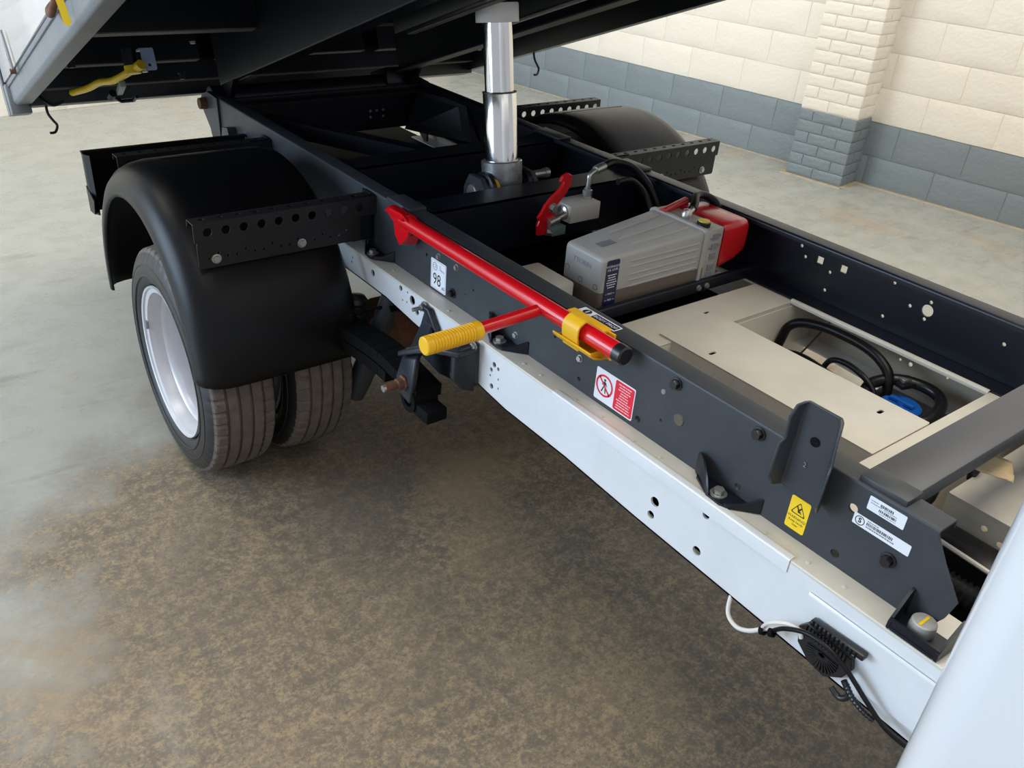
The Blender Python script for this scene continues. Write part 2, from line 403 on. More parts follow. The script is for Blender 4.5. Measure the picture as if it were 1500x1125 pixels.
for ci in range(len(zz)-1):
    off_t = (0.16, 0.004, 0.33, 0.15, 0.36, 0.14, 0.35, 0.13)[ci]
    for k in range(-6, 12):
        t = off_t+0.45*k+0.225
        if t < -2.1 or t > 5.2: continue
        mm = 'wall_blue' if ci < 2 else 'wall_cream'
        z = (zz[ci]+zz[ci+1])/2
        ctr = wv(t, -0.003, z) if ci else wv(t, -0.003, z)
        o = block_obj('concrete_block', rnd.choice(meshes[mm]), mm, ctr, WT, WN, None)
        o.parent = wall; o.location = o.location-wall.location
# brick pillar
PT0, PT1, PO = 1.10, 1.505, 0.235
def pv(t, off, z): return wv(t, off, z)
pb = MB(); F8 = [(0, 1, 2, 3), (4, 5, 6, 7), (0, 1, 5, 4), (1, 2, 6, 5), (2, 3, 7, 6), (3, 0, 4, 7)]
def pcore(z0, z1): i = 0.005; return [wv(PT0+i, -0.05, z0), wv(PT1-i, -0.05, z0), wv(PT1-i, PO-i, z0), wv(PT0+i, PO-i, z0), wv(PT0+i, -0.05, z1), wv(PT1-i, -0.05, z1), wv(PT1-i, PO-i, z1), wv(PT0+i, PO-i, z1)]
pillar = MB().add(pcore(0.43, 3.0), F8).build('pillar', 'wall_cream', None, 0); tag(pillar, kind='structure')
pl2 = MB().add(pcore(0, 0.43), F8).build('painted_dado_backing', 'wall_blue', None, 0); pl2.parent = pillar; pl2.location = pl2.location-pillar.location
cache = {}
def bmesh_for(w, mm, i):
    k = (round(w, 3), mm, i)
    if k not in cache:
        me = rough_block(w-0.007, 0.0665, 0.0045, 0.0015, rnd); me.materials.append(M[mm]); cache[k] = me
    return cache[k]
for c in range(24):
    z = 0.0355+c*0.0735; mm = 'wall_blue' if z < 0.43 else 'wall_cream'
    lay = [0.215, 0.19] if c % 2 == 0 else [0.1, 0.205, 0.1]
    t = PT0
    for w in lay:
        o = block_obj('brick', bmesh_for(w, mm, rnd.randrange(3)), mm, wv(t+w/2, PO-0.004, z), WT, WN, None); t += w
        o.parent = pillar; o.location = o.location-pillar.location
    lay = [0.1, 0.135] if c % 2 == 0 else [0.21, 0.025]
    f = PO
    for w in lay[:2]:
        if w < 0.05: continue
        o = block_obj('brick', bmesh_for(w, mm, rnd.randrange(3)), mm, wv(PT0+0.004, f-w/2, z), WN, -WT, None); f -= w
        o.parent = pillar; o.location = o.location-pillar.location
# pale floor edge where the paint stops short of the wall
e = MB(); pts = [(5.42, 0), (PT1+.02, 0), (PT1+.02, PO+.02), (PT0-.02, PO+.02), (PT0-.02, 0.02), (-2.3, 0)]
for (a, oa), (b_, ob_) in zip(pts[:-1], pts[1:]):
    pa, pb_ = wv(a, oa, 0), wv(b_, ob_, 0); d = (pb_-pa).normalized(); nn = Vector((-d.y, d.x, 0)); nn = nn if nn.dot(WN) > 0.1 or abs(nn.dot(WN)) < 0.1 else -nn
    e.add([pa-nn*0.02+UP*0.001, pb_-nn*0.02+UP*0.001, pb_+nn*0.018+UP*0.0045, pa+nn*0.018+UP*0.0045, pa+nn*0.024, pb_+nn*0.024], [(0, 1, 2, 3), (3, 2, 5, 4)])
M['edge'] = mat('bare_screed_edge', (0.40, 0.34, 0.24), 0.8, var=0.3, vscale=20)
o = e.build('baseboard_right', 'edge', None, 0); tag(o, kind='structure')
# back wall
BP = wv(5.27, 0, 0); BT = -WT.cross(UP)*-1
BT = Vector((-0.990, -0.139, 0)).normalized(); BN = Vector((0.139, -0.990, 0)).normalized()
def bv(t, off, z): return BP+BT*t+BN*off+UP*z
bw = mk_wall('wall_back', -0.1, 9, 3.0, 0.0, bv, blue_to=0.0001)
for c in range(6):
    for k in range(0, 18):
        t = 0.225+0.45*k+(0.225 if c % 2 else 0)
        o = block_obj('concrete_block', rnd.choice(meshes['wall_cream']), 'wall_cream', bv(t, -0.003, 0.105+c*0.216), BT, BN, None)
        o.parent = bw; o.location = o.location-bw.location

# ================================================================ THE TRUCK CHASSIS
NR, FR, ZT, ZB = 1.143, 2.042, 0.870, 0.698          # subframe: near and far outer faces, top, bottom
CN, CF = 1.090, 2.095                                # chassis rails: outer faces
truck = empty('truck', (1.592, 1.2, 0), 'white truck chassis with cab corner, twin rear wheels and black mudguards', 'truck')
YZ = lambda x: basis((x, 0, 0), (0, 1, 0), (0, 0, 1))   # plate in the y-z plane, thickness towards +x
prof = [(-0.6, 0.50), (0.20, 0.527), (0.50, 0.535), (0.90, 0.548), (1.12, 0.560), (1.34, 0.562), (1.46, 0.575), (1.60, 0.598), (1.75, 0.607), (1.90, 0.622), (2.05, 0.622), (2.35, 0.618), (3.3, 0.612)]
def zb(y):
    for (a, za), (b, z_b) in zip(prof[:-1], prof[1:]):
        if a <= y <= b: return za+(z_b-za)*(y-a)/(b-a)
    return prof[-1][1]
outline = [(y, z) for y, z in prof]+[(3.3, ZB-.006), (-0.6, ZB-.006)]
chholes = [(1.821, .683, .008), (1.786, .685, .0035), (1.762, .672, .013), (1.738, .648, .009), (1.811, .652, .003), (1.790, .655, .003),
           (1.394, .659, .007), (1.404, .641, .0055), (1.378, .655, .005), (1.407, .624, .003), (1.375, .628, .003), (1.399, .598, .007), (1.373, .604, .003),
           (.853, .617, .011), (.857, .582, .009), (.734, .580, .010), (.732, .668, .008), (1.972, .668, .010), (2.09, .671, .004), (2.095, .655, .004)]
def crail(x, sgn, name, holes):
    o = plate(name, 'white', truck, outline, [circ((h[0], h[1]), h[2], 14) for h in holes], 0.005, YZ(x if sgn > 0 else x-0.005))
    b = MB()
    xi = x+sgn*0.118
    # upper flange with a rolled edge, and lower flange
    b.section([(xi, ZB-0.006), (xi, ZB), (x, ZB), (x, ZB-0.006)], 0.004*sgn, -0.6, 3.3, lambda u, v, a: (u, a, v), 0.004)
    f = b.build('top_flange', 'cream_plate', o)  # the rail is white; the cream holds warm light from above
    b = MB()
    for (a, za), (c, zc) in zip(prof[:-1], prof[1:]):
        b.add([(x, a, za), (x+sgn*.07, a, za), (x+sgn*.07, c, zc), (x, c, zc), (x, a, za+.004), (x+sgn*.07, a, za+.004), (x+sgn*.07, c, zc+.004), (x, c, zc+.004)], F8)
    b.build('lower_flange', 'white', o)
    return o
rail = crail(CN, 1, 'chassis_rail', chholes)
rail['label'] = 'white side rail of the chassis nearest the wheels in view'
MB().box(1.118, 1.122, .15, 1.60, .555, .690).box(1.118, 1.122, 1.6, 2.25, .61, .690).build('hole_shade_strip', 'matblack', rail)  # added black strip, so the rail holes read as shaded
# little raised dimples along the near flange and overlapping joint plate
for y, dx in ((2.02, .02), (1.90, .025), (1.62, .02), (1.50, .028), (1.31, .02), (1.25, .022), (1.13, .02), (1.05, .024), (.95, .018), (.88, .024), (.62, .02), (.53, .022), (.46, .024)):
    b = MB(); b.lathe([(0, .0045), (.0012, .0042), (.0018, 0)], (CN+dx, y, ZB+.0002), (0, 0, 1), 10); b.build('rivet', 'cream_plate', rail)
b = MB().section([(CN-.0025, .672), (CN-.0025, ZB+.0025), (CN+.012, ZB+.0025)], -.002, 0.55, 1.18, lambda u, v, a: (u, a, v), .004); b.build('edge_strip', 'white', rail)
b = MB().section([(CN-.003, .56), (CN-.003, .664), (CN-.001, .668)], .002, -.1, .50, lambda u, v, a: (u, a, v), .003); b.build('joint_plate', 'white', rail)
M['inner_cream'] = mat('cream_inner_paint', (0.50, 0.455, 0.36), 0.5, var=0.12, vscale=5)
far = crail(CF, -1, 'chassis_rail', [(.9, .62, .006), (.93, .62, .004), (1.02, .60, .005), (.80, .63, .004), (.70, .60, .006)])
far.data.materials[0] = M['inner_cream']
tuck = MB().section([(1.966, .694), (1.966, .7015), (1.970, .704), (1.974, .704)], .002, .655, 1.215, lambda u, v, a: (u, a, v), .003).build('return_edge', 'cream_plate', far)

def deck(name, x0, x1, y0, y1, z, slots, skirt, m='cream_plate', sides='yy'):
    o = plate(name, m, truck, rrect(x0, x1, y0, y1, .004), [slot(s_[:2], s_[2], s_[3], s_[4]) for s_ in slots], .003, basis((0, 0, z-.003), (1, 0, 0), (0, 1, 0)))
    MB().box(x0+.005, x1-.005, y0+.005, y1-.005, z-.014, z-.012).build('slot_shade_sheet', 'matblack', o)  # added black sheet standing in for shade below the slots
    b = MB()
    if 'y' in sides: b.box(x0+.002, x1-.002, y0, y0+.003, z-skirt, z-.002).box(x0+.002, x1-.002, y1-.003, y1, z-skirt, z-.002)
    if 'x' in sides: b.box(x0, x0+.003, y0+.002, y1-.002, z-skirt, z-.002).box(x1-.003, x1, y0+.002, y1-.002, z-skirt, z-.002)
    if b.v: b.build('folded_edge', m, o)
    return o
dk = deck('cross_plate', 1.212, 1.973, 1.212, 1.345, ZB, [(1.70, 1.285, .022, .009, .1), (1.40, 1.30, .004, .004, 0)], .10)
dk2 = deck('tunnel_plate', 1.492, 1.712, .655, 1.255, ZB+.006, [(1.53, 1.115, .024, .010, .0), (1.655, .74, .022, .010, 0)], .07, sides='x')
dk3 = deck('cross_plate', 1.212, 1.985, .545, .655, ZB+.001, [(1.93, .60, .004, .004, 0)], .14)
dk4 = deck('cross_plate', 1.585, 2.06, .02, .525, .655, [(1.70, .405, .035, .012, .4)], .10, sides='')
# lower cab-side crossmember and wall seen under the front crossbar
o = plate('inner_web', 'cream_plate', truck, rrect(.02, .525, .575, .652, .004), [slot((.395, .605), .03, .013, 0), circ((.44, .620), .007, 12)], .003, YZ(1.587))
MB().box(1.2, 1.60, .02, .54, .47, .475).build('heat_shield', 'matblack', truck)
b = MB().box(1.50, 1.583, .20, .53, .52, .605, .018); b.build('engine_duct', 'black', truck)
MB().tube(smooth_path([(1.507, .53, .600), (1.495, .387, .602), (1.49, .30, .60), (1.49, .10, .60)]), .005, 8).build('brake_pipe', 'white_cable', truck)
pth = smooth_path([(1.44, .56, .555), (1.445, .47, .560), (1.45, .38, .560), (1.47, .27, .555), (1.50, .12, .55)], 16)
MB().tube(pth, [.030 if i % 2 else .024 for i in range(len(pth))], 14).build('corrugated_duct', 'black', truck)
b = MB().box(1.24, 1.48, .66, 1.20, .455, .57, .03); 
b.build('exhaust_shield', mat('dull_brown_grey_shield', (0.16, 0.14, 0.115), 0.6, var=.3, vscale=10), truck)
# inner cream tray beneath the far opening
MB().box(1.712, 2.08, .66, 1.21, .475, .48).build('inner_tray', 'inner_cream', truck)
b = MB().box(1.716, 2.08, 1.205, 1.208, .48, .69).build('inner_panel', 'cream_plate', truck)
# gearbox, prop shaft and underbody parts, plus added dark sheets, between the subframe members
b = MB().cyl((1.59, .3, .42), (1.59, 2.25, .40), .045, 16); b.build('propeller_shaft', 'matblack', truck)
o = plate('underbody_shade_sheet', 'matblack', truck, [(1.10, 2.28), (2.085, 2.28), (2.085, 3.65), (1.10, 3.65)], [rrect(1.50, 1.66, 2.975, 2.985, .003), rrect(1.68, 1.69, 2.80, 2.98, .003), rrect(1.345, 1.36, 2.60, 2.615, .003)], .004, basis((0, 0, .600), (1, 0, 0), (0, 1, 0)))  # added black sheet: shade under the frame is put into its colour
o = plate('underbody_shade_sheet', 'matblack', truck, [(1.215, 1.46), (1.97, 1.46), (1.97, 2.28), (1.215, 2.28)], [[(1.31, 1.70), (1.375, 1.66), (1.405, 1.735), (1.35, 1.79)], circ((1.53, 1.60), .006, 8), rrect(1.535, 1.545, 1.575, 1.60, .002)], .004, basis((0, 0, .615), (1, 0, 0), (0, 1, 0)))  # second added sheet, black in place of shade
b = MB()
for k, (x, y, w) in enumerate(((1.50, 1.66, .05), (1.60, 1.62, .06), (1.72, 1.68, .05), (1.44, 1.58, .035))): b.box(x-w/2, x+w/2, y-.03, y+.03, .618, .66+.01*k, .008)
b.tube(smooth_path([(1.33, 1.72, .66), (1.40, 1.70, .64), (1.55, 1.72, .68), (1.75, 1.66, .66)]), .008, 8)
b.tube(smooth_path([(1.36, 1.76, .70), (1.38, 1.68, .66), (1.52, 1.60, .66), (1.62, 1.70, .70)]), .006, 8)
b.build('brake_valve', 'matblack', truck)
b = MB().tube(smooth_path([(1.46, 1.58, .665), (1.55, 1.56, .668), (1.64, 1.56, .668)]), .004, 8); b.build('silver_pipe', 'zinc', truck)
tag(MB().box(1.25, 1.395, 1.475, 1.625, .66, .775, .008).build('control_box', 'cream_plate', truck), 'cream box between the black rail and the oil reservoir')

# ---- rear axle, springs, dampers
AXY, AXZ, TR = 2.320, 0.345, 0.345
b = MB().cyl((1.0, AXY, AXZ), (2.18, AXY, AXZ), .05, 20)
b.lathe([(-.13, .04), (-.12, .11), (-.05, .16), (.05, .16), (.12, .11), (.13, .04)], (1.59, AXY, AXZ), (1, 0, 0), 24)
b.build('rear_axle', 'matblack', truck)
for s in (0, 1):
    X = (lambda x: x) if not s else (lambda x: 3.185-x)
    b = MB()
    n = 12; top = []
    sp = [(1.56, .500), (1.75, .520), (1.95, .500), (2.15, .470), (2.35, .455), (2.7, .48), (3.05, .56)]
    pts = smooth_path([(X(1.015), y, z) for y, z in sp], 5)
    for th, a, c in ((.034, 0, len(pts)), (.032, 4, len(pts)-2)):
        for p, q in zip(pts[a:c-1], pts[a+1:c]):
            d = (q-p); nrm = Vector((0, -d.z, d.y)).normalized(); o2 = -nrm*(.037 if th < .033 else 0)
            b.add([p+o2+Vector((-.038, 0, 0)), p+o2+Vector((.038, 0, 0)), q+o2+Vector((.038, 0, 0)), q+o2+Vector((-.038, 0, 0))]+[v+nrm*th for v in (p+o2+Vector((-.038, 0, 0)), p+o2+Vector((.038, 0, 0)), q+o2+Vector((.038, 0, 0)), q+o2+Vector((-.038, 0, 0)))], F8)
    b.build('leaf_spring', 'matblack', truck)
    b = MB().cyl((X(1.075), 2.02, .30), (X(1.14), 1.94, .62), .030, 16).cyl((X(1.055), 2.04, .25), (X(1.09), 2.0, .38), .036, 16); b.build('shock_absorber', 'grey', truck)
    b = MB().box(min(X(1.00), X(1.075)), max(X(1.0), X(1.075)), AXY-.06, AXY+.06, .38, .47); b.build('axle_pad', 'matblack', truck)
b = MB().tube(smooth_path([(1.10, 1.98, .50), (1.25, 2.06, .42), (1.55, 2.10, .40), (1.9, 2.06, .42)]), .02, 10); b.build('anti_roll_bar', 'rust', truck)
b = MB().box(1.16, 1.30, 2.02, 2.16, .36, .50, .02); b.build('brake_caliper_bracket', 'rust', truck)
b = MB().tube([(1.02, 1.98, .56), (1.14, 1.93, .575), (1.20, 1.9, .60)], .005, 8).cyl((1.12, 1.935, .570), (1.15, 1.925, .578), .016, 10); b.build('load_sensing_rod', 'matblack', truck)
b = MB().lathe([(0, 0), (0, .03), (.012, .036), (.024, .03), (.036, .036), (.048, .03), (.06, .036), (.072, .028), (.08, 0)], (1.07, 2.04, .50), (0, 0, 1), 16); b.build('bump_stop', 'rubber', truck)

# ---- spring hanger casting
hg = MB()
back = [(1.452, .689), (1.448, .575), (1.475, .560), (1.60, .535), (1.73, .555), (1.665, .62), (1.665, .672), (1.70, .693), (1.66, .694), (1.625, .655), (1.60, .60), (1.55, .60), (1.50, .66), (1.49, .693)]
hg.prism([(1.072, y, z) for y, z in back], (.016, 0, 0))
# arch: two cheeks joined by a curved crown, standing out from the back plate
def loft(rings):
    n = len(rings[0]); vs = [p for r in rings for p in r]; fs = [tuple(range(n))[::-1], tuple(range((len(rings)-1)*n, len(rings)*n))]
    for i in range(len(rings)-1): fs += [(i*n+j, i*n+(j+1) % n, (i+1)*n+(j+1) % n, (i+1)*n+j) for j in range(n)]
    return vs, fs
# rear cheek: curved arm from the flange bolt sweeping down to the eye
arm = [((1.085, 1.690, .688), (1.085, 1.655, .690), .010), ((1.070, 1.690, .640), (1.070, 1.640, .655), .012), ((1.03, 1.665, .605), (1.03, 1.600, .635), .014), ((.990, 1.648, .585), (.985, 1.575, .615), .016), ((.968, 1.640, .540), (.968, 1.560, .560), .016), ((.966, 1.622, .500), (.966, 1.570, .492), .014)]
rings = []
for a, c, t in arm:
    a, c = Vector(a), Vector(c); rings.append([a, c, c+Vector((t, 0, -.002)), a+Vector((t, 0, -.002))])
hg.add(*loft(rings))
crown = []
for k in range(7):
    u = k/6; y = 1.640-.19*u; z = .610+.055*math.sin(u*PI*.55)+.015*u; x0 = .972+.055*u*u*1.0
    crown.append([Vector((x0, y, z-.016)), Vector((1.078, y-.004, z-.010)), Vector((1.078, y-.004, z+.004)), Vector((x0, y, z))])
hg.add(*loft(crown))
chk = []
for x, y0, y1, z0, z1 in ((1.022, 1.462, 1.478, .600, .672), (1.045, 1.454, 1.474, .570, .686), (1.076, 1.448, 1.470, .560, .692)):
    chk.append([Vector((x, y0, z0)), Vector((x, y1, z0)), Vector((x, y1, z1)), Vector((x, y0, z1))])
hg.add(*loft(chk))
M['casting'] = mat('painted_casting', (0.020, 0.023, 0.030), 0.42, var=0.3, vscale=20)
hanger = hg.build('spring_hanger', 'casting', truck, 50)
bv_ = hanger.modifiers.new('b', 'BEVEL'); bv_.width = .004; bv_.segments = 2; bv_.limit_method = 'ANGLE'
b = MB().cyl((.955, 1.60, .540), (.915, 1.60, .540), .010, 12).lathe([(0, 0), (0, .021), (.004, .021), (.006, .016), (.020, .016), (.022, .010)], (.968, 1.60, .540), (-1, 0, 0), 6); b.build('spring_pin', 'rust', hanger)
b = MB().cyl((.955, 1.60, .540), (.908, 1.60, .540), .009, 12); b.build('pin_end', 'zinc', hanger)
b = MB().lathe([(-.035, .034), (.035, .034), (.035, .019), (-.035, .019)], (1.005, 1.585, .497), (1, 0, 0), 24, closed=True).box(.975, 1.035, 1.50, 1.565, .465, .500, .004); b.build('spring_eye', 'matblack', hanger)
for (y, z, ln) in ((1.692, .684, .026), (1.478, .607, .034)):
    bolt((1.071 if z < .65 else 1.084, y, z), '-x', 'zinc', hanger, .010, .010, 1.5, ln)
bolt((1.071, 1.452, .688), '-x', 'zinc', hanger, .008, .006, 1.4, .0)

# ---- wheels
def wheel_parts(xc, out, parent_label, vis=True):
    """xc: middle of the tyre; out=-1 when the outside faces -x"""
    root = bpy.data.objects.new('wheel', None); COL.objects.link(root); root.location = (xc, AXY, AXZ); root.parent = truck; root.location = Vector((xc, AXY, AXZ))-truck.location
    hw = .100
    side = [(-.070, .222), (-.086, .2315), (-.099, .248), (-.1045, .275), (-.101, .300), (-.094, .318), (-.0885, .3275)]
    fulla = [(a, r) for a, r in side]
    tread = [(-.0885, .3275), (-.083, .3355), (-.078, .3385), (-.058, .3415), (-.0555, .3425), (-.0553, .3345), (-.0475, .3345), (-.0473, .3432), (-.0215, .3445), (-.0213, .336), (-.0135, .336), (-.0133, .3448), (.0133, .3448), (.0135, .336), (.0213, .336), (.0215, .3445),
             (.0473, .3432), (.0475, .3345), (.0553, .3345), (.0555, .3425), (.058, .3415), (.078, .3385), (.083, .3355), (.0885, .3275)]
    N_ = 270
    def rad(i, j, r):
        a = abs(tread[i][0])
        if a > .055 and j % 5 == 0: return r-.0055
        if .022 < a < .047 and j % 9 == 4: return r-.002
        return r
    b = MB().lathe(tread, (xc, AXY, AXZ), (1, 0, 0), N_, rad); 
    tr = b.build('tread', 'tread', root if False else None, 20)
    nt_ = lambda i, j, r: r-.004 if (r > .305 and j % 5 == 0) else r
    side2 = [(a+(.0035 if False else 0), r) for a, r in side]
    b = MB().lathe(side2, (xc, AXY, AXZ), (1, 0, 0), 270, nt_); b.lathe([(-a, r) for a, r in side2], (xc, AXY, AXZ), (1, 0, 0), 270, nt_)
    # raised sidewall rings
    for a, r in ((-.1052, .262), (-.1035, .293)):
        b.lathe([(a+.003, r-.004), (a, r-.002), (a, r+.002), (a+.003, r+.004)], (xc, AXY, AXZ), (1, 0, 0), 72)
        b.lathe([(-a-.003, r-.004), (-a, r-.002), (-a, r+.002), (-a-.003, r+.004)], (xc, AXY, AXZ), (1, 0, 0), 72)
    ty = b.build('tyre', 'rubber', None, 40)
    s_ = out
    rp = [(.094, .224), (.0965, .229), (.090, .231), (.084, .226), (.080, .213), (.076, .211), (.073, .2065), (.050, .2045), (.047, .1985), (.030, .194), (-.03, .190), (-.075, .2045), (-.084, .213), (-.092, .228), (-.094, .224), (-.088, .210), (-.07, .200), (-.03, .185), (.028, .189), (.044, .1935), (.049, .2000), (.070, .2025), (.077, .206), (.086, .209), (.089, .222)]
    b = MB().lathe([(a*s_, r) for a, r in rp], (xc, AXY, AXZ), (1, 0, 0), 72, closed=True)
    rim = b.build('rim', 'rim', None, 40)
    dp = [(-.045, .196), (-.050, .185), (-.060, .165), (-.062, .13), (-.055, .115), (-.055, .06), (-.060, .058), (-.061, .116), (-.068, .13), (-.066, .166), (-.056, .187), (-.051, .197)]
    b = MB().lathe([(a*s_, r) for a, r in dp], (xc, AXY, AXZ), (1, 0, 0), 60, closed=True)
    disc = b.build('wheel_disc', 'rim', None, 40)
    nuts = []
    for k in range(6):
        b = MB(); a = k*PI/3; p = Vector((xc-.055*s_, AXY+.088*math.cos(a), AXZ+.088*math.sin(a))); b.tube([p, p+Vector((.02*s_, 0, 0))], [.013, .012], 6); nuts.append(b.build('wheel_nut', 'zinc', None, 30))
    hb = MB().lathe([(-.06*s_, .056), (.01*s_, .052), (.03*s_, .045), (.034*s_, 0)], (xc, AXY, AXZ), (1, 0, 0), 24).build('hub', 'rim', None, 40)
    ps = [tr, ty, rim, disc, hb]+nuts
    if s_ < 0:
        a = math.radians(-168); p = Vector((xc-.092, AXY+.221*math.cos(a-PI), AXZ+.221*math.sin(a-PI)))
    w_ = MB(); pa = []
    for k in range(5):
        a = math.radians(5+k*1.9); pa.append(Vector((xc+.088*s_, AXY+.2115*math.cos(a), AXZ+.2115*math.sin(a))))
    w_.tube(pa, .0055, 6); ps.append(w_.build('balance_weight', 'ink_grey', None, 40))
    for p_ in ps: p_.parent = root; p_.location = p_.location-Vector((xc, AXY, AXZ))
    return root
# the lip of the outer rim is 0.615; tyres 0.2 wide
w1 = wheel_parts(.697, -1, '')
for x, r in ((.940, 0), (2.245, 0), (2.488, PI)):
    root = bpy.data.objects.new('wheel', None); COL.objects.link(root); root.parent = truck; root.location = Vector((x, AXY, AXZ))-truck.location
    if r == 0: root.rotation_euler = (0, 0, PI)
    if x > 2.3: root.rotation_euler = (0, 0, PI)
    if x < 2.3 and x > 2: root.rotation_euler = (0, 0, 0)
    for ch in w1.children:
        if ch.name.startswith('balance'): continue
        c = ch.copy(); COL.objects.link(c); c.parent = root
w1['label'] = 'outer twin wheel with silver rim, in front of the others'

# ---- mudguards
def mudguard(s):
    X = (lambda x: x) if s > 0 else (lambda x: 3.185-x)
    CYg, CZg = 2.425, .425
    pr = [(.590, .378), (.586, .390), (.588, .410), (.597, .432), (.616, .452), (.645, .465), (.68, .470), (.80, .471), (.95, .471), (1.005, .470), (1.028, .465), (1.040, .452), (1.043, .435)]
    vs = []; fs = []; n = len(pr); A0, A1, K = math.radians(1), math.radians(186), 56
    for k in range(K+1):
        a = A0+(A1-A0)*k/K
        for x, r in pr:
            # rounded front and rear lower corners
            ff = 0
            vs.append((X(x), CYg-r*math.cos(a)*1.0, CZg+r*math.sin(a)))
    for k in range(K):
        for i in range(n-1): q = k*n+i; fs.append((q, q+1, q+n+1, q+n))
    b = MB(); b.add(vs, fs); o = b.build('mudguard', 'plastic', truck, 60)
    so = o.modifiers.new('s', 'SOLIDIFY'); so.thickness = .005; so.offset = 1 if s < 0 else -1
    so.offset = 0
    # moulded ridge across the crown, and edge bead
    for ad in (97,):
        a = math.radians(ad); rr = .4705
        p = [(X(x), CYg-rr*math.cos(a), CZg+rr*math.sin(a)) for x in (.70, .8, .95, 1.0)]
        MB().tube(p, .004, 8).build('moulded_ridge', 'plastic', o)
    bead = [(X(.5870), CYg-.3865*math.cos(A0+(A1-A0)*k/60), CZg+.3865*math.sin(A0+(A1-A0)*k/60)) for k in range(61)]
    MB().tube(bead, .003, 8).build('rolled_edge', 'plastic', o)
    return o
mudguard(1)['label'] = 'black plastic mudguard over the twin wheels in front'
mudguard(-1)['label'] = 'dust-coated mudguard on the far side of the frame'

M['bracket'] = mat('black_bracket_paint', (0.016, 0.016, 0.017), 0.45, spec=0.4, var=0.3, vscale=12)
def guard_bracket(y, xo, xi, ztop, parent, dense, lower=True):
    """folded, perforated steel channel running out from the rail; face looks towards -y"""
    x0, x1 = min(xo, xi), max(xo, xi); n = int((x1-x0-.05)/.047)
    flip = xo > xi
    face_h = .052
    hs = [circ((x0+.035+k*.047, ztop-.026), .0115, 14) for k in range(n+1) if x0+.035+k*.047 < x1-.02]
    b = plate('mudguard_bracket', 'bracket', parent, rrect(x0, x1, ztop-face_h, ztop, .003), hs, .003, basis((0, y, 0), (1, 0, 0), (0, 0, 1)))
    hs = [slot((x0+.03+k*.047, y+.022), .017, .012, 0) for k in range(n+1) if x0+.03+k*.047 < x1-.02]
    plate('perforated_flange', 'bracket', b, rrect(x0, x1, y-.001, y+.040, .002), hs, .003, basis((0, 0, ztop-.003), (1, 0, 0), (0, 1, 0)))
    if lower:
        hl = [circ((x0+.035+k*.024, ztop-.098+(.012 if k % 3 == 1 else 0)), .0035, 8) for k in range(int((x1-x0-.09)/.024))]
        lo = plate('lower_flange', 'bracket', b, rrect(x0+(.006 if not flip else .05), x1-(.05 if not flip else .006), ztop-.122, ztop-.050, .008), hl, .003, basis((0, y+.004, 0), (1, 0, 0), (0, 0, 1)))
        MB().section([(y+.001, ztop-.050), (y+.006, ztop-.060), (y+.006, ztop-.072)], .003, x0+.01, x1-.06, lambda u, v, a: (a, u, v), .004).build('step_fold', 'bracket', b)
        for fx in ((.052, .285) if not flip else (.07, .285)):
            xx = xo+fx if not flip else xo-fx
            bolt((xx, y+.001, ztop-.100), '-y', 'zinc', b, .0085, .006, 1.5)
    MB().section([(y+.036, ztop-.002), (y+.040, ztop-.004), (y+.040, ztop-.020)], .003, x0, x1, lambda u, v, a: (a, u, v), .003).build('rear_lip', 'bracket', b)
    # mounting foot on the rail
    if not flip:
        MB().section([(xi-.075, y+.003), (xi-.006, y+.003), (xi-.006, y+.060)], .004, ztop-.125, ztop+.004, lambda u, v, a: (u, v, a), .012).build('mounting_foot', 'navy', b)
        bolt((xi-.008, y+.032, ztop-.020), '-x', 'zinc', b, .009, .006, 1.5)
    else:
        MB().section([(xi+.075, y+.003), (xi+.006, y+.003), (xi+.006, y+.060)], -.004, ztop-.125, ztop+.004, lambda u, v, a: (u, v, a), .012).build('mounting_foot', 'navy', b)
        bolt((xi+.012, y+.032, ztop-.020), '+x', 'zinc', b, .009, .006, 1.5)
    return b
g1 = guard_bracket(2.045, .632, NR, .862, truck, 1)
g2 = guard_bracket(2.745, .650, NR, .836, truck, 1)
g3 = guard_bracket(2.045, 2.575, FR, .862, truck, 0)
g4 = guard_bracket(2.700, 2.575, FR, .866, truck, 0)
# lamp carrier board behind the near wheel
b = MB().section([(.612, 2.92), (.600, 2.945), (.600, 2.975), (1.14, 2.975)], -.004, .600, .795, lambda u, v, a: (u, v, a), .006)
b.box(.600, 1.14, 2.960, 2.980, .792, .798).add([(.598, 2.92, .605), (.598, 2.975, .600), (.598, 2.975, .685), (.598, 2.90, .655), (.602, 2.92, .605), (.602, 2.975, .600), (.602, 2.975, .685), (.602, 2.90, .655)], F8)
b.build('rear_lamp_board', 'plastic', truck)

# ---- cab corner
b = MB()
cr = [(.600, -1.2)]+[(.600+.045*(1-math.cos(a*PI/12)), .118+.045*math.sin(a*PI/12)) for a in range(7)]+[(1.6, .170), (2.5, .172)]
b.section(cr, -.006, .32, 2.3, lambda u, v, a: (u+max(0, a-.9)*.012, v-.0*a, a))
b.build('cab_side_panel', 'cab_white', truck, 50)

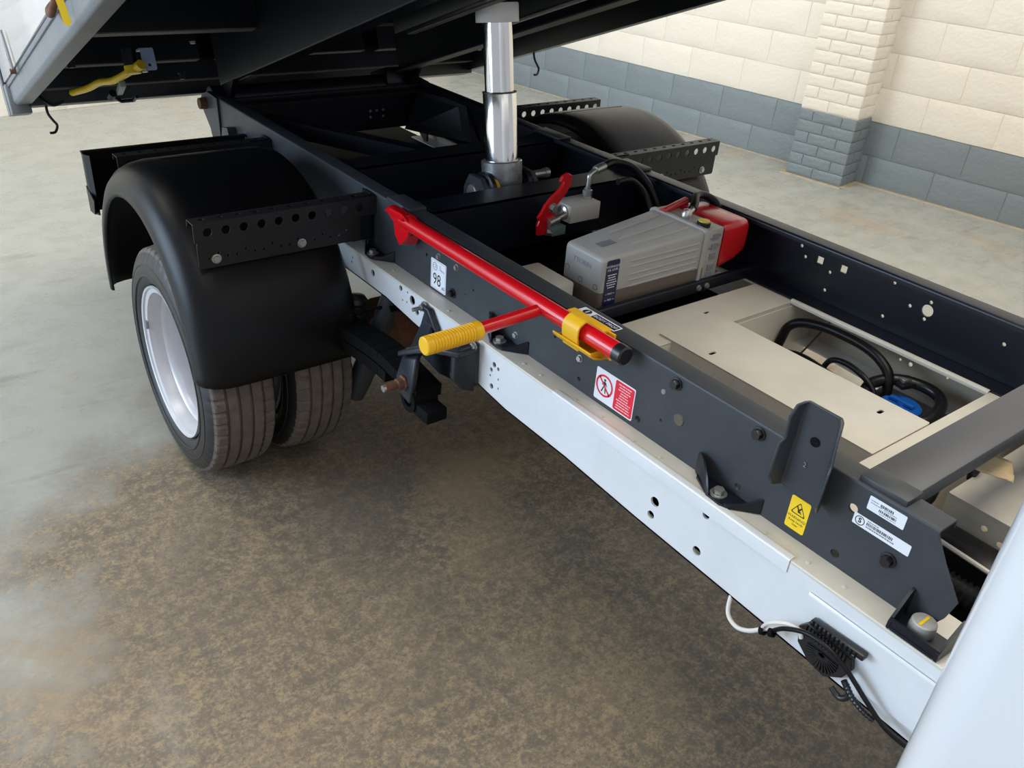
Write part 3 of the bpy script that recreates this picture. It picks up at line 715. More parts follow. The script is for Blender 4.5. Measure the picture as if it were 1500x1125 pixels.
# ---- filler tank with blue cap
tank = empty('fluid_tank', (1.93, .80, .48), 'black tank with a blue cap inside the cream chassis opening', 'tank')
b = MB().box(1.78, 2.01, .70, .91, .482, .590, .025); b.build('tank_body', 'black', tank)
rimp = [(1.845, .88, .612), (1.90, .895, .622), (1.955, .870, .630), (1.985, .82, .632), (1.985, .765, .628), (1.945, .735, .618), (1.86, .735, .608), (1.825, .80, .604)]
b = MB().tube(smooth_path(rimp+[rimp[0]], 5), .015, 10); b.build('tank_rim', 'black', tank)
b = MB().lathe([(0, .050), (.008, .050), (.012, .045), (.012, .012), (.018, .010), (.018, 0)], (1.912, .812, .590), (0, 0, 1), 28); b.build('filler_cap', 'blue', tank)
b = MB().box(1.905, 1.920, .780, .845, .602, .612, .003); b.build('cap_grip', 'blue', tank)
b = MB().obox((1.968, .845, .640), (.016, -.006, 0), (.003, .012, 0), (0, 0, .004), .001); b.build('metal_clip', 'zinc', tank)
b = MB().obox((1.955, .835, .632), (.022, -.006, 0), (.003, .012, 0), (0, 0, .006), .002); b.build('latch_strap', 'black', tank)
hs = empty('breather_hose', (1.95, 1.0, .6), 'thick black hose looping over the blue-capped tank', 'hose')
MB().tube(smooth_path([(1.90, 1.195, .52), (1.925, 1.190, .600), (1.93, 1.180, .645), (1.94, 1.150, .668), (1.945, 1.090, .682), (1.948, 1.020, .684), (1.948, .960, .680), (1.945, .915, .668), (1.94, .880, .645), (1.93, .865, .610), (1.92, .86, .57)], 8), .0130, 12).build('hose_body', 'plastic', hs)
hs = empty('wiring_loom', (1.85, 1.0, .6), 'thin black wiring loom lying beside the cream plate', 'cable')
MB().tube(smooth_path([(1.78, 1.19, .60), (1.795, 1.10, .635), (1.80, 1.04, .648), (1.80, .96, .640), (1.80, .90, .632), (1.80, .84, .60)], 8), .015, 10).build('loom_sleeve', 'plastic', hs)
MB().tube(smooth_path([(1.86, 1.012, .590), (1.870, 1.012, .625), (1.872, .995, .648), (1.872, .955, .655), (1.870, .905, .645), (1.868, .872, .625), (1.86, .85, .60)], 8), .0075, 10).build('branch_cable', 'plastic', hs)
MB().tube(smooth_path([(1.88, 1.185, .48), (1.985, 1.165, .54), (2.05, 1.13, .655), (2.06, 1.12, .68)], 5), .0028, 8).build('pipe', 'rust', hs)

# ---- masking paper and black cable tray at the front
tp = empty('masking_paper', (1.52, .45, .74), 'torn piece of crumpled tan masking paper at the front crossbar', 'paper')
vs = []; fs = []; rp_ = random.Random(5)
A, B_, C_, D_ = Vector((1.468, .487, .792)), Vector((1.520, .408, .782)), Vector((1.575, .440, .786)), Vector((1.525, .492, .805))
for i in range(8):
    for j in range(8):
        u, v = i/7, j/7; p = A*(1-u)*(1-v)+B_*(1-u)*v+C_*u*v+D_*u*(1-v); vs.append(p+Vector((rp_.uniform(-1, 1)*.001, rp_.uniform(-1, 1)*.001, rp_.uniform(-1, 1)*.002)))
for i in range(7):
    for j in range(7): q = i*8+j; fs.append((q, q+1, q+9, q+8))
b = MB(); b.add(vs, fs)
strip = [(1.525, .492, .805), (1.575, .440, .786), (1.565, .490, .800), (1.66, .505, .800), (1.68, .478, .800), (1.79, .512, .80), (1.80, .470, .80)]
k = len(b.v); b.add([(1.53, .49, .804), (1.57, .462, .792), (1.66, .470, .797), (1.65, .512, .806), (1.74, .478, .795), (1.75, .515, .80)], [(0, 1, 2, 3), (3, 2, 4, 5)])
o = b.build('paper_sheet', 'paper', tp, 60); so = o.modifiers.new('s', 'SOLIDIFY'); so.thickness = .001
ct = empty('cable_tray', (1.75, .4, .74), 'black cable tray running beneath the paper by the cab', 'tray')
MB().obox((1.83, .385, .735), (.24, .10, 0), (-.012, .035, 0), (0, 0, .012), .003).build('tray_body', 'black', ct)
MB().tube(smooth_path([(1.60, .33, .70), (1.75, .37, .715), (2.0, .42, .71)]), .014, 10).build('tray_cable', 'plastic', ct)
for i, (x, y, z) in enumerate(((1.517, .530, .682), (1.693, .530, .680))):
    o = MB().lathe([(-.042, 0), (-.038, .006), (-.015, .012), (.015, .012), (.038, .006), (.042, 0)], (x, y, z), (.25, 0, .97), 12).build('rubber_buffer', 'black', truck)

# ================================================================ THE SUBFRAME
sub = empty('tipping_subframe', (1.592, 1.8, ZB), 'dark grey steel tipping subframe bolted along the white chassis', 'subframe')
holes_n = [(1.780, .784, .0045), (1.161, .724, .0055), (.919, .753, .0035), (.978, .723, .0075), (.715, .723, .0075), (.502, .820, .0085), (.506, .721, .0085), (1.566, .770, .003), (1.252, .786, .004), (1.60, .745, .002)]
out_n = [(3.20, ZB), (.335, ZB), (.316, .735), (.308, .771), (.345, .822), (.364, .852), (.368, ZT-.010), (3.20, ZT-.010)]
def srail(x, s, name, outl, holes, m):
    o = plate(name, m, sub, outl, holes, .005, YZ(x if s > 0 else x-.005))
    b = MB().section([(x+s*.052, ZT-.016), (x+s*.052, ZT), (x, ZT), (x, ZT-.010)], .0045*s, .368, 3.20, lambda u, v, a: (u, a, v), .008); b.build('top_flange', m, o)
    b = MB().section([(x+s*.002, ZB+.014), (x+s*.002, ZB+.001), (x+s*.066, ZB+.001)], -.0001*s, .34, 3.20, lambda u, v, a: (u, a, v), .010)
    b.box(min(x+s*.008, x+s*.066), max(x+s*.008, x+s*.066), .34, 3.2, ZB+.001, ZB+.006); b.build('bottom_flange', m, o)
    return o
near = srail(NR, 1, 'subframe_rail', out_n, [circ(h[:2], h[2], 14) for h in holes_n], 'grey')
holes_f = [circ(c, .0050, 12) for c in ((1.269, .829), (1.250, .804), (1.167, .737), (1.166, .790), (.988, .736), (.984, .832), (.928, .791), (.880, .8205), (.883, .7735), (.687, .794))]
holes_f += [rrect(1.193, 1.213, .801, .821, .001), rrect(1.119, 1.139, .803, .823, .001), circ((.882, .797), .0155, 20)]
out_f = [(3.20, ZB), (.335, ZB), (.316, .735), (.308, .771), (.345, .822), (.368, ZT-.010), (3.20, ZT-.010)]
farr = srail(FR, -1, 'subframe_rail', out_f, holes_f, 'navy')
def fbolts(lst, m, r=.0075, **k):
    for y, z in lst: bolt((NR, y, z), '-x', m, near, r, .005, 1.3, **k)
fbolts([(1.722, .800), (1.641, .801), (1.165, .773), (1.446, .712), (1.383, .728), (1.116, .735)][:3], 'zinc', .0065)
fbolts([(1.388, .727), (1.252, .748), (1.172, .742), (1.103, .738)][:1], 'zinc', .0065)
bolt((NR, 1.222, .801), '-x', 'zinc', near, .0065, .005, 1.3)
bolt((NR, 1.838, .800), '-x', 'zinc', near, .008, .008, 1.3)
for y, z in ((.897, .849), (.700, .850), (.422, .772), (1.653, .726)): bolt((NR, y, z), '-x', 'black', near, .0095, .010, 1.4, label='black bolt head')
b = MB().lathe([(0, 0), (0, .013), (.002, .012), (.002, 0)], (NR, .876, .779), (-1, 0, 0), 16); b.build('plug', mat('tarnished_brass', (.10, .085, .05), .5), near)
b = MB().lathe([(0, 0), (0, .006), (.002, .005), (.002, 0)], (NR, .925, .816), (-1, 0, 0), 12); b.build('plug', 'ink_grey', near)

# mounting feet between subframe and chassis
def foot(y, s, ln=.145, m='navy', big=False):
    X = (lambda x: x) if s > 0 else (lambda x: 3.185-x)
    # bottom plate on the chassis flange with two upstanding ears folded to the web
    t = .005; y0, y1 = y-ln/2, y+ln/2; z0 = ZB+.002
    base = [(X(CN+.010), y-.040), (X(CN+.006), y-.030), (X(CN+.008), y+.000), (X(CN+.034), y+.050), (X(NR), y+.060), (X(NR), y-.070)]
    mx = basis((0, 0, z0), (1, 0, 0), (0, 1, 0))
    o = plate('mounting_foot', m, sub, base if s > 0 else base[::-1], [], t, mx)
    # rear ear: rounded lug folded up along the slanting rear edge
    pa, pb = Vector((X(CN+.008), y-.002, z0)), Vector((X(NR-.004), y+.062, z0)); d = pb-pa
    ear = [pa, pa+d*.02+UP*.010, pa+d*.25+UP*.030, pa+d*.62+UP*.046, pa+d*.90+UP*.049, pb+UP*.044, pb]
    MB().prism(ear, (0, .005, 0)).build('gusset', m, o)
    # front ear: low lip running back to the rail
    pa, pb = Vector((X(CN+.010), y-.042, z0)), Vector((X(NR-.002), y-.088, z0)); d = pb-pa
    MB().prism([pa, pa+UP*.008, pa+d*.5+UP*.014, pb+UP*.032, pb], (0, .005, 0)).build('gusset', m, o)
    bolt((X(CN+.027), y-.010, z0+t), '+z', 'zinc', o, .0105, .009, 1.55)
    return o
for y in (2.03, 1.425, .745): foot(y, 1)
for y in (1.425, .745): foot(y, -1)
# front foot: open box with a large bolt
y0, y1 = .292, .366; z0 = ZB+.002
o = plate('mounting_foot', 'navy', sub, rrect(CN+.0, NR, y0, y1, .004), [], .005, basis((0, 0, z0), (1, 0, 0), (0, 1, 0)))
MB().prism([(CN, y1, z0), (CN, y1, z0+.014), (NR-.010, y1+.002, z0+.052), (NR, y1+.002, z0+.054), (NR, y1+.002, z0)], (0, .005, 0)).build('gusset', 'navy', o)
b = MB(); b.prism([(CN, y0, z0), (CN, y0, z0+.014), (NR-.010, y0-.002, z0+.052), (NR, y0-.002, z0+.054), (NR, y0-.002, z0)], (0, -.005, 0)); b.build('gusset', 'navy', o)
b = MB(); b.section([(CN+.001, z0+.020), (CN+.001, z0), (CN+.01, z0)], .004, y0-.004, y1+.004, lambda u, v, a: (u, a, v), .006)
b.build('outer_lip', 'navy', o)
o2 = MB().lathe([(0, 0), (0, .020), (.006, .0205), (.020, .019), (.022, .017), (.0225, .010), (.0225, 0)], (CN+.034, .333, z0+.005), (0, 0, 1), 28).build('capped_bolt', 'alu', o)
MB().box(CN+.018, CN+.046, .331, .3355, z0+.0275, z0+.0282).build('paint_mark', 'label_yellow', o2)

# stirrup: folded open channel standing up at the rail
S0 = Vector((NR-.012, .605, .745))
st = MB()
# profile in (y, x): back plate with two flared sides opening outwards; cut to a slanting bottom
def stir():
    lev = [(.790, (.636, 1.118), (.630, 1.134), (.556, 1.134), (.549, 1.118)), (.815, (.636, 1.100), (.628, 1.133), (.557, 1.133), (.541, 1.098)), (.882, (.634, 1.102), (.626, 1.131), (.557, 1.131), (.539, 1.098)),
           (.892, (.630, 1.108), (.625, 1.131), (.557, 1.131), (.541, 1.104)), (.935, (.630, 1.106), (.624, 1.129), (.557, 1.129), (.543, 1.102)), (.958, (.626, 1.112), (.620, 1.128), (.558, 1.128), (.548, 1.110)), (.966, (.618, 1.122), (.615, 1.127), (.562, 1.127), (.556, 1.120))]
    rings = []
    for z, a, b_, c, d in lev:
        ring = [Vector((p[1], p[0], z)) for p in (a, b_, c, d)]
        inn = [Vector((p[1]+dx, p[0]+dy, z)) for p, dx, dy in ((d, 0, -.005), (c, .005, -.004), (b_, .005, .004), (a, 0, .005))]
        rings.append(ring+inn)
    return loft(rings)
st.add(*stir()); stirrup = st.build('body_guide', 'grey', sub, 35, 'upright folded guide bracket, the tallest on the rail')
b_m = stirrup.modifiers.new('b', 'BEVEL'); b_m.width = .002; b_m.segments = 2; b_m.limit_method = 'ANGLE'
MB().lathe([(0, 0), (0, .0085), (.0012, .0085), (.0012, 0)], (1.1290, .590, .902), (-1, 0, 0), 16).build('oval_hole', 'matblack', stirrup)
MX_near = lambda y, z, x=NR-.0006: basis((x, y, z), (0, -1, 0), (0, 0, 1))
text('stamped_number', 'ink_grey', stirrup, '2', .013, basis((1.1296, .596, .852), (0, -1, 0), (0, 0, 1)))

# cross members
def capu(x, y0, y1, parent, s):
    x0, x1 = (x-.002, x+.054) if s > 0 else (x-.054, x+.002)
    return MB().box(x0, x1, y0, y1, ZT-.004, ZT+.008, .003).build('end_cap', 'grey', parent)
bar = MB().box(1.160, FR-.012, .437, .520, .838, .870, .004).build('front_crossbar', 'barlightgrey', sub)
MB().box(1.150, 1.196, .428, .512, ZT-.006, ZT+.010, .003).build('end_cap', 'grey', bar)
def chan(y, m='navy', m2='navy', zt=.855, depth=.100):
    # web facing the cab, top flange, sloped ends rising to the rails
    x0, x1 = NR+.006, FR-.006
    outl = [(x0, ZB+.004), (x1, ZB+.004), (x1, ZT-.006), (x1-.030, ZT-.004), (x1-.085, zt), (x0+.085, zt), (x0+.030, ZT-.004), (x0, ZT-.006)]
    o = plate('cross_channel', m, sub, outl, [], .005, basis((0, y+.005, 0), (1, 0, 0), (0, 0, 1)))
    b = MB().section([(x0+.085, zt), (x1-.085, zt)], -.005, y, y+depth, lambda u, v, a: (u, a, v))
    b.section([(x0+.004, ZT-.002), (x0+.035, ZT-.003), (x0+.088, zt)], -.005, y, y+depth, lambda u, v, a: (u, a, v))
    b.section([(x1-.004, ZT-.002), (x1-.035, ZT-.003), (x1-.088, zt)], .005, y, y+depth, lambda u, v, a: (u, a, v))
    b.build('top_flange', m2, o)
    return o
ch2 = chan(1.872); ch1 = chan(2.300)
capu(NR, 1.868, 1.985, ch2, 1); capu(FR, 1.868, 1.985, ch2, -1)
b = MB().box(FR-.060, FR-.002, 2.262, 2.40, ZT+.0005, ZT+.006, .002).build('gusset_plate', 'grey', ch1)
# beam in front of the power pack
bm_ = MB().section([(1.385, .698), (1.385, .729), (1.400, .729)], -.004, NR+.006, FR-.006, lambda u, v, a: (a, u, v), .006).build('pack_beam', 'navy', sub)
for x in (1.775, 1.808): bolt((x, 1.385, .712), '-y', 'zinc', bm_, .0065, .005, 1.3)
MB().section([(1.610, .700), (1.610, .712), (1.56, .712)], .004, NR+.006, FR-.006, lambda u, v, a: (a, u, v), .006).build('pack_beam', 'navy', sub)
# ram cradle
cr_ = MB().box(1.24, 1.95, 2.03, 2.10, .640, .700, .006)
for x in (1.495, 1.685): cr_.prism([(x-.008, 1.985, .66), (x-.008, 2.115, .66), (x-.008, 2.115, .82), (x-.008, 2.09, .865), (x-.008, 2.03, .865), (x-.008, 2.0, .83)], (.016, 0, 0))
cr_ = cr_.build('ram_cradle', 'grey', sub)
# rear members
MB().box(NR+.006, FR-.006, 3.19, 3.20, ZB, ZT-.004).build('rear_cross_plate', 'navy', sub)
MB().box(NR+.006, FR-.006, 3.12, 3.19, ZT-.020, ZT-.012).build('rear_cross_flange', 'navy', sub)
brc = MB().section([(0, 0), (0, .05), (.05, .05)], .004, 0, 1, lambda u, v, a: Vector((1.20, 2.96, .806)).lerp(Vector((1.60, 2.34, .780)), a)+Vector((u*.84, u*.54, v))).build('diagonal_brace', 'navy', sub)
b = MB().prism([(FR-.008, 3.18, ZB+.004), (FR-.008, 2.78, ZB+.004), (FR-.008, 2.90, ZT-.02), (FR-.008, 3.18, ZT-.02)], (-.004, 0, 0)); b.prism([(1.90, 3.15, ZB), (2.03, 2.84, ZB), (2.03, 2.90, ZT-.02), (1.96, 3.15, ZT-.02)], (.006, 0, 0)); b.build('corner_gusset', 'navy', sub)
b = MB()
for k, (x, z) in enumerate(((1.76, .775), (1.79, .775), (1.82, .775), (1.76, .750), (1.82, .750))): b.lathe([(0, 0), (0, .006), (.002, .005), (.002, 0)], (x, 3.189, z), (0, -1, 0), 10)
b.build('rivet_group', 'zinc', sub)
MB().cyl((NR+.004, 3.30, .845), (FR-.004, 3.30, .845), .045, 20).build('hinge_tube', 'navy', sub)
# hinge cheeks
for s in (1, -1):
    X = (lambda x: x) if s > 0 else (lambda x: 3.185-x)
    def hz(pts): return [(p[0], p[1]) for p in pts]
    hc = [(3.20, .735), (3.205, ZT-.002), (3.30, ZT+.004), (3.36, ZT-.02), (3.375, .83), (3.355, .79), (3.30, .74), (3.255, .64), (3.20, .60)]
    o = plate('hinge_cheek', 'grey', sub, hc, [], .010, YZ(X(1.135) if s > 0 else X(1.145)))
    MB().lathe([(-.02, 0), (-.02, .020), (.0, .022), (.02, .022)], (X(1.130), 3.325, .826), (1, 0, 0), 20).build('hinge_pin', 'rust', o)
    MB().prism([(X(1.141), 3.02, .71), (X(1.141), 3.14, .70), (X(1.141), 3.11, .79), (X(1.141), 3.06, .80)], (-s*.03, 0, 0)).build('stop_block', 'grey', o)
# ================================================================ STICKERS
def sticker(y1, y0, z0, z1, m, name, label, sk=0.0, r=.004):
    """y1: edge at the rear, y0: edge at the front; text reads towards the front (-y)"""
    c = ((y0+y1)/2, (z0+z1)/2); w, h = y1-y0, z1-z0
    o = plate(name, m, sub, rrect(-w/2, w/2, -h/2, h/2, r), [], .0006, basis((NR-.0001, c[0], c[1]), (0, -1, 0), (0, 0, 1)), label)
    return o, c, w, h
def on(c, dy, dz, k=1): return basis((NR-.0006-.0002*k, c[0]-dy, c[1]+dz), (0, -1, 0), (0, 0, 1))
o, c, w, h = sticker(1.757, 1.686, .705, .787, 'label_white', 'noise_sticker', 'white sticker reading 98 dB')
text('lettering', 'ink', o, '98', .046, on(c, -.006, -.014), sx=.82)
text('lettering', 'ink', o, 'dB', .013, on(c, .023, -.028))
text('lettering', 'ink_grey', o, 'L', .020, on(c, .010, .024)); text('lettering', 'ink_grey', o, 'WA', .009, on(c, .020, .018))
me = join_me([plate_mesh(circ((0, 0), .011, 20), [circ((0, 0), .0095, 20)], .0002, on(c, -.016, .022)), text_mesh('CE', .013, on(c, -.016, .022))]); place(me, 'emblem', 'ink_grey', o, 0)
place(plate_mesh(rrect(-w/2+.003, w/2-.003, -h/2+.003, h/2-.003, .003), [rrect(-w/2+.0036, w/2-.0036, -h/2+.0036, h/2-.0036, .003)], .0002, on(c, 0, 0)), 'border_line', 'ink_grey', o, 0)
# prohibition sticker
o, c, w, h = sticker(1.110, .994, .708, .783, 'label_white', 'prohibition_sticker', 'white and red sticker with crossed-out pedestrian symbol')
place(plate_mesh(rrect(-.0275, .0275, -.0345, .0345, .004), [], .0002, on(c, .0285, 0)), 'red_panel', 'label_red', o, 0)
R_ = .0255
ring = plate_mesh(circ((0, 0), R_, 36), [circ((0, 0), R_-.0045, 36)], .0002, on(c, -.030, .002, 2))
a = PI/4; sl = plate_mesh([(-R_*.68-.0015, R_*.68-.0015), (-R_*.68+.0015, R_*.68+.0015), (R_*.68+.0015, -R_*.68+.0015), (R_*.68-.0015, -R_*.68-.0015)], [], .0002, on(c, -.030, .002, 2))
fig = [plate_mesh(circ((0, .0135), .003, 12), [], .0002, on(c, -.030, .002, 1)), plate_mesh([(-.0035, .0095), (.003, .0095), (.0035, -.001), (-.0025, -.001)], [], .0002, on(c, -.030, .002, 1)),
       plate_mesh([(-.0025, -.0005), (.0005, -.0005), (-.006, -.0165), (-.009, -.0155)], [], .0002, on(c, -.030, .002, 1)), plate_mesh([(.0005, -.0005), (.0035, -.0005), (.006, -.0165), (.003, -.0168)], [], .0002, on(c, -.030, .002, 1)),
       plate_mesh([(-.0035, .0092), (-.0015, .0085), (-.006, .0005), (-.0078, .001)], [], .0002, on(c, -.030, .002, 1)), plate_mesh([(.0015, .0085), (.003, .0092), (.0085, .001), (.0068, .0002)], [], .0002, on(c, -.030, .002, 1))]
place(join_me(fig), 'walking_figure', 'ink', o, 0)
place(join_me([ring, sl]), 'prohibition_ring', 'label_red', o, 0)
rl = random.Random(2); L_ = []
for k, wd in enumerate((.036, .030, .034, .020, .024, .026, .040, .034, .038, .040)):
    z = .028-k*.0062; x = .0285-wd/2
    while x < .0285+wd/2:
        q = rl.uniform(.004, .009); q = min(q, .0285+wd/2-x+.001)
        L_.append(plate_mesh([(x, z-.0013), (x+q, z-.0013), (x+q, z+.0013), (x, z+.0013)], [], .0002, on(c, 0, 0, 2))); x += q+.0013
place(join_me(L_), 'small_print', 'pink_ink', o, 0)
# warning sticker
o, c, w, h = sticker(.608, .569, .713, .779, 'label_yellow', 'warning_sticker', 'yellow warning sticker with triangle')
def tri(r): return [(0, r), (-r*.92, -r*.62), (r*.92, -r*.62)]
def rtri(r, k): 
    T = tri(r); out = []
    for i in range(3):
        p, a_, b2 = Vector(T[i]), Vector(T[i-1]), Vector(T[(i+1) % 3])
        for q in range(5):
            t = q/4; s1 = p+(a_-p).normalized()*k; s2 = p+(b2-p).normalized()*k; out.append(tuple(s1*(1-t)**2+p*2*t*(1-t)+s2*t*t))
    return out
place(plate_mesh(rtri(.0165, .005), [rtri(.0138, .004)], .0002, on(c, 0, .010)), 'warning_triangle', 'ink', o, 0)
L_ = [plate_mesh([(-.006, .007), (-.0035, .008), (.001, -.001), (-.0015, -.001)], [], .0002, on(c, 0, .010)), plate_mesh([(.006, .006), (.0045, .008), (-.0005, .0015), (.0015, -.001)], [], .0002, on(c, 0, .010)), plate_mesh([(-.0025, -.001), (.003, -.001), (.007, -.006), (.0025, -.0045), (-.0005, -.0055)], [], .0002, on(c, 0, .010))]
place(join_me(L_), 'crushed_hand_symbol', 'ink', o, 0)
text('lettering', 'ink', o, 'WARNING!', .0072, on(c, 0, -.008)); text('lettering', 'ink', o, 'Keep hands', .0062, on(c, 0, -.0155)); text('lettering', 'ink', o, 'clear', .0062, on(c, 0, -.0225))
# barcode labels
def bars(c, x0, x1, z0, z1, seed, parent, name='barcode'):
    r_ = random.Random(seed); L_ = []; x = x0
    while x < x1:
        q = r_.uniform(.0005, .0016); L_.append(plate_mesh([(x, z0), (x+q, z0), (x+q, z1), (x, z1)], [], .0002, on(c, 0, 0))); x += q+r_.uniform(.0005, .0014)
    place(join_me(L_), name, 'ink', parent, 0)
def lines(c, L, parent, seed=1):
    r_ = random.Random(seed); P_ = []
    for x0, x1, z, hh in L:
        x = x0
        while x < x1-.001:
            q = min(r_.uniform(.002, .005), x1-x); P_.append(plate_mesh([(x, z-hh/2), (x+q, z-hh/2), (x+q, z+hh/2), (x, z+hh/2)], [], .0002, on(c, 0, 0))); x += q+.0008
    place(join_me(P_), 'small_print', 'ink_grey', parent, 0)
o, c, w, h = sticker(.482, .418, .835, .8605, 'label_white', 'identity_label', 'white printed label close beneath the crossbar cap', r=.002)
bars(c, -.012, .010, .003, .008, 4, o); bars(c, -.012, .018, -.0065, -.002, 5, o); lines(c, [(-.028, -.016, .006, .0012), (-.028, -.008, .0015, .0012), (-.005, .018, .0008, .0012), (-.010, .018, -.0092, .0010)], o)
o, c, w, h = sticker(.497, .397, .797, .818, 'label_white', 'serial_label', 'narrow white bar-code label with circled S', r=.002)
place(plate_mesh(circ((-.038, 0), .0085, 24), [circ((-.038, 0), .0072, 24)], .0002, on(c, 0, 0)), 'circle_emblem', 'ink', o, 0)
text('lettering', 'ink', o, 'S', .0125, on(c, -.038, 0), bold=.0004)
bars(c, -.026, .020, -.001, .0045, 6, o); lines(c, [(-.026, -.006, .0072, .0014), (-.026, .024, -.0042, .0022)], o, 3)
# BODY PROP sticker on the top flange
ms = lambda dy, k: basis((1.1655, 1.146-dy, ZT+.0006+.0002*k), (0, -1, 0), (1, 0, 0))
o = plate('prop_sticker', 'label_white', sub, rrect(-.058, .058, -.013, .013, .002), [], .0005, basis((1.1655, 1.146, ZT+.0002), (0, -1, 0), (1, 0, 0)), 'white and navy sticker reading BODY PROP')
place(plate_mesh(rrect(-.018, .055, -.0095, .0095, .001), [], .0002, ms(0, 0)), 'navy_panel', 'label_navy', o, 0)
place(plate_mesh(circ((-.038, 0), .0105, 20), [rrect(-.040, -.036, -.006, .007, .001)], .0002, ms(0, 0)), 'round_symbol', 'ink', o, 0)
text('lettering', 'white_ink', o, 'BODY PROP', .0125, ms(.0185, 1))

# yellow prop clip (bolted to the rail)
clip = MB().section([(1.141, .8735), (1.128, .8735), (1.118, .868), (1.1, .835)], .003, 1.095, 1.205, lambda u, v, a: (u, a, v) if v > .86 else (NR-.002, a, .866), 0)
clip = MB().box(1.124, 1.148, 1.090, 1.205, ZT-.001, ZT+.008, .003).box(1.137, 1.1425, 1.07, 1.205, .815, ZT+.004).build('prop_clip', 'yellow_dull', sub, 38, 'yellow plastic clip holding the red prop')
b = MB().section([(NR-.001, .826), (1.112, .826), (1.088, .834), (1.080, .846)], .0035, 1.072, 1.19, lambda u, v, a: (u, a, v), .008); b.build('lower_tray', 'yellow_dull', clip)
b = MB().section([(1.092, .828), (1.084, .860), (1.085, .880), (1.100, .889), (1.108, .888)], .004, 1.118, 1.166, lambda u, v, a: (u, a, v), .010); b.build('snap_jaw', 'yellow_dull', clip)
for y in (1.180, 1.078): MB().prism([(1.139, y, .815), (1.085, y, .833), (1.085, y, .840), (1.139, y, .84)], (0, .004, 0)).build('rib', 'yellow_dull', clip)

# ================================================================ BODY PROP
prop = empty('body_prop', (1.112, 1.45, .84), 'red tubular body prop with yellow ribbed grip lying along the rail', 'prop')
PX, PZ = 1.113, .861
MB().cyl((PX, 1.018, PZ), (PX, 1.845, PZ), .0195, 24).build('prop_tube', 'red', prop)
MB().lathe([(0, 0), (0, .017), (.003, .0205), (.024, .0205), (.024, .018)], (PX, 1.008, PZ), (0, 1, 0), 24).build('end_cap', 'black', prop)
MB().cyl((PX-.015, 1.266, PZ-.006), (.925, 1.262, .850), .0135, 20).build('handle', 'red', prop)
gp = [(0, 0), (0, .017), (.002, .0195), (.010, .020)]
x = .012
while x < .118: gp += [(x, .0200), (x+.003, .0200), (x+.0035, .0182), (x+.0062, .0182)]; x += .007
gp += [(.120, .0205), (.132, .0215), (.136, .019), (.136, .013)]
MB().lathe(gp, (.806, 1.2600, .8475), (.136, .0010, .0013), 28).build('grip', 'yellow', prop)
# hooked end: folded saddle
b = MB().section([(1.140, .832), (1.140, .868), (1.126, .882), (1.104, .884), (1.090, .872)], .004, 1.82, 1.905, lambda u, v, a: (u, a, v), .008)
b.prism([(1.096, 1.885, .884), (1.096, 1.83, .886), (1.097, 1.792, .872), (1.097, 1.80, .835), (1.100, 1.845, .795), (1.100, 1.868, .815), (1.098, 1.872, .850), (1.097, 1.905, .868)], (.005, 0, 0))
b.prism([(1.100, 1.845, .795), (1.136, 1.820, .800), (1.136, 1.800, .835), (1.097, 1.80, .835)], (0, .005, 0))
b.build('hooked_end', 'red', prop)

# ================================================================ HYDRAULIC RAM
ram = empty('hydraulic_ram', (1.59, 2.05, .78), 'polished telescopic tipping ram with white collar standing between the rails', 'ram')
Rb = Vector((1.592, 2.050, .775)); Rt = Vector((1.592, 2.139, 1.320)); ax = (Rt-Rb).normalized(); Lr = (Rt-Rb).length
def at(z): return Rb+(Rt-Rb)*((z-.775)/(1.320-.775))
MB().lathe([(0, 0), (0, .045), (.02, .058), (.045, .062), (.125, .0625), (.128, .060), (.128, .046)], at(.775), ax, 40).build('base_boss', 'scuffed', ram)
MB().lathe([(0, .0500), (.205, .0500), (.207, .049), (.207, .040)], at(.890), ax, 48).build('outer_stage', 'chrome', ram)
MB().lathe([(0, .0512), (.004, .0512), (.004, .044)], at(1.093), ax, 40).build('wiper_ring', 'black', ram)
MB().lathe([(0, .0430), (.24, .0430)], at(1.085), ax, 48).build('inner_stage', 'chrome', ram)
MB().lathe([(0, .035), (0, .0605), (.0005, .0625), (.048, .0625), (.052, .060), (.052, .02)], at(1.283), ax, 40).build('collar', 'nylon', ram)
MB().lathe([(0, .030), (.12, .030)], at(1.33), ax, 24).build('top_pin', 'black', ram)
for s in (1, -1):
    b = MB().lathe([(0, .055), (.012, .055), (.016, .048), (.03, .045), (.03, .030)], (1.592-s*.062, 2.055, .820), (-s, 0, 0), 28); b.build('trunnion_collar', 'navy', ram)
    b = MB().lathe([(0, .024), (.052, .024), (.055, .021), (.055, 0)], (1.592-s*.066, 2.055, .820), (-s, 0, 0), 24); b.build('trunnion_pin', 'zinc' if s > 0 else 'scuffed', ram)
MB().lathe([(0, .047), (.006, .049), (.012, .047)], (1.55, 2.055, .820), (-1, 0, 0), 28).build('seal_ring', 'yellow_dull', ram)
MB().lathe([(0, .013), (.05, .013), (.05, .016), (.065, .016), (.065, 0)], (1.69, 2.04, .850), (1, 0, 0), 12).build('inlet_fitting', 'zinc', ram)
bolt((1.43, 2.09, .775), '-x', 'zinc', ram, .012, .014, 1.0, name='grease_nipple')

# ================================================================ LIMIT VALVE WITH RED LEVER
val = empty('tipping_limit_valve', (1.68, 1.82, .80), 'metal valve block with a red hooked trip lever on the cross channel', 'valve')
YV = 1.80
MB().box(1.642, 1.757, YV-.012, YV+.068, .782, .834, .002).build('valve_block', 'alublock', val)
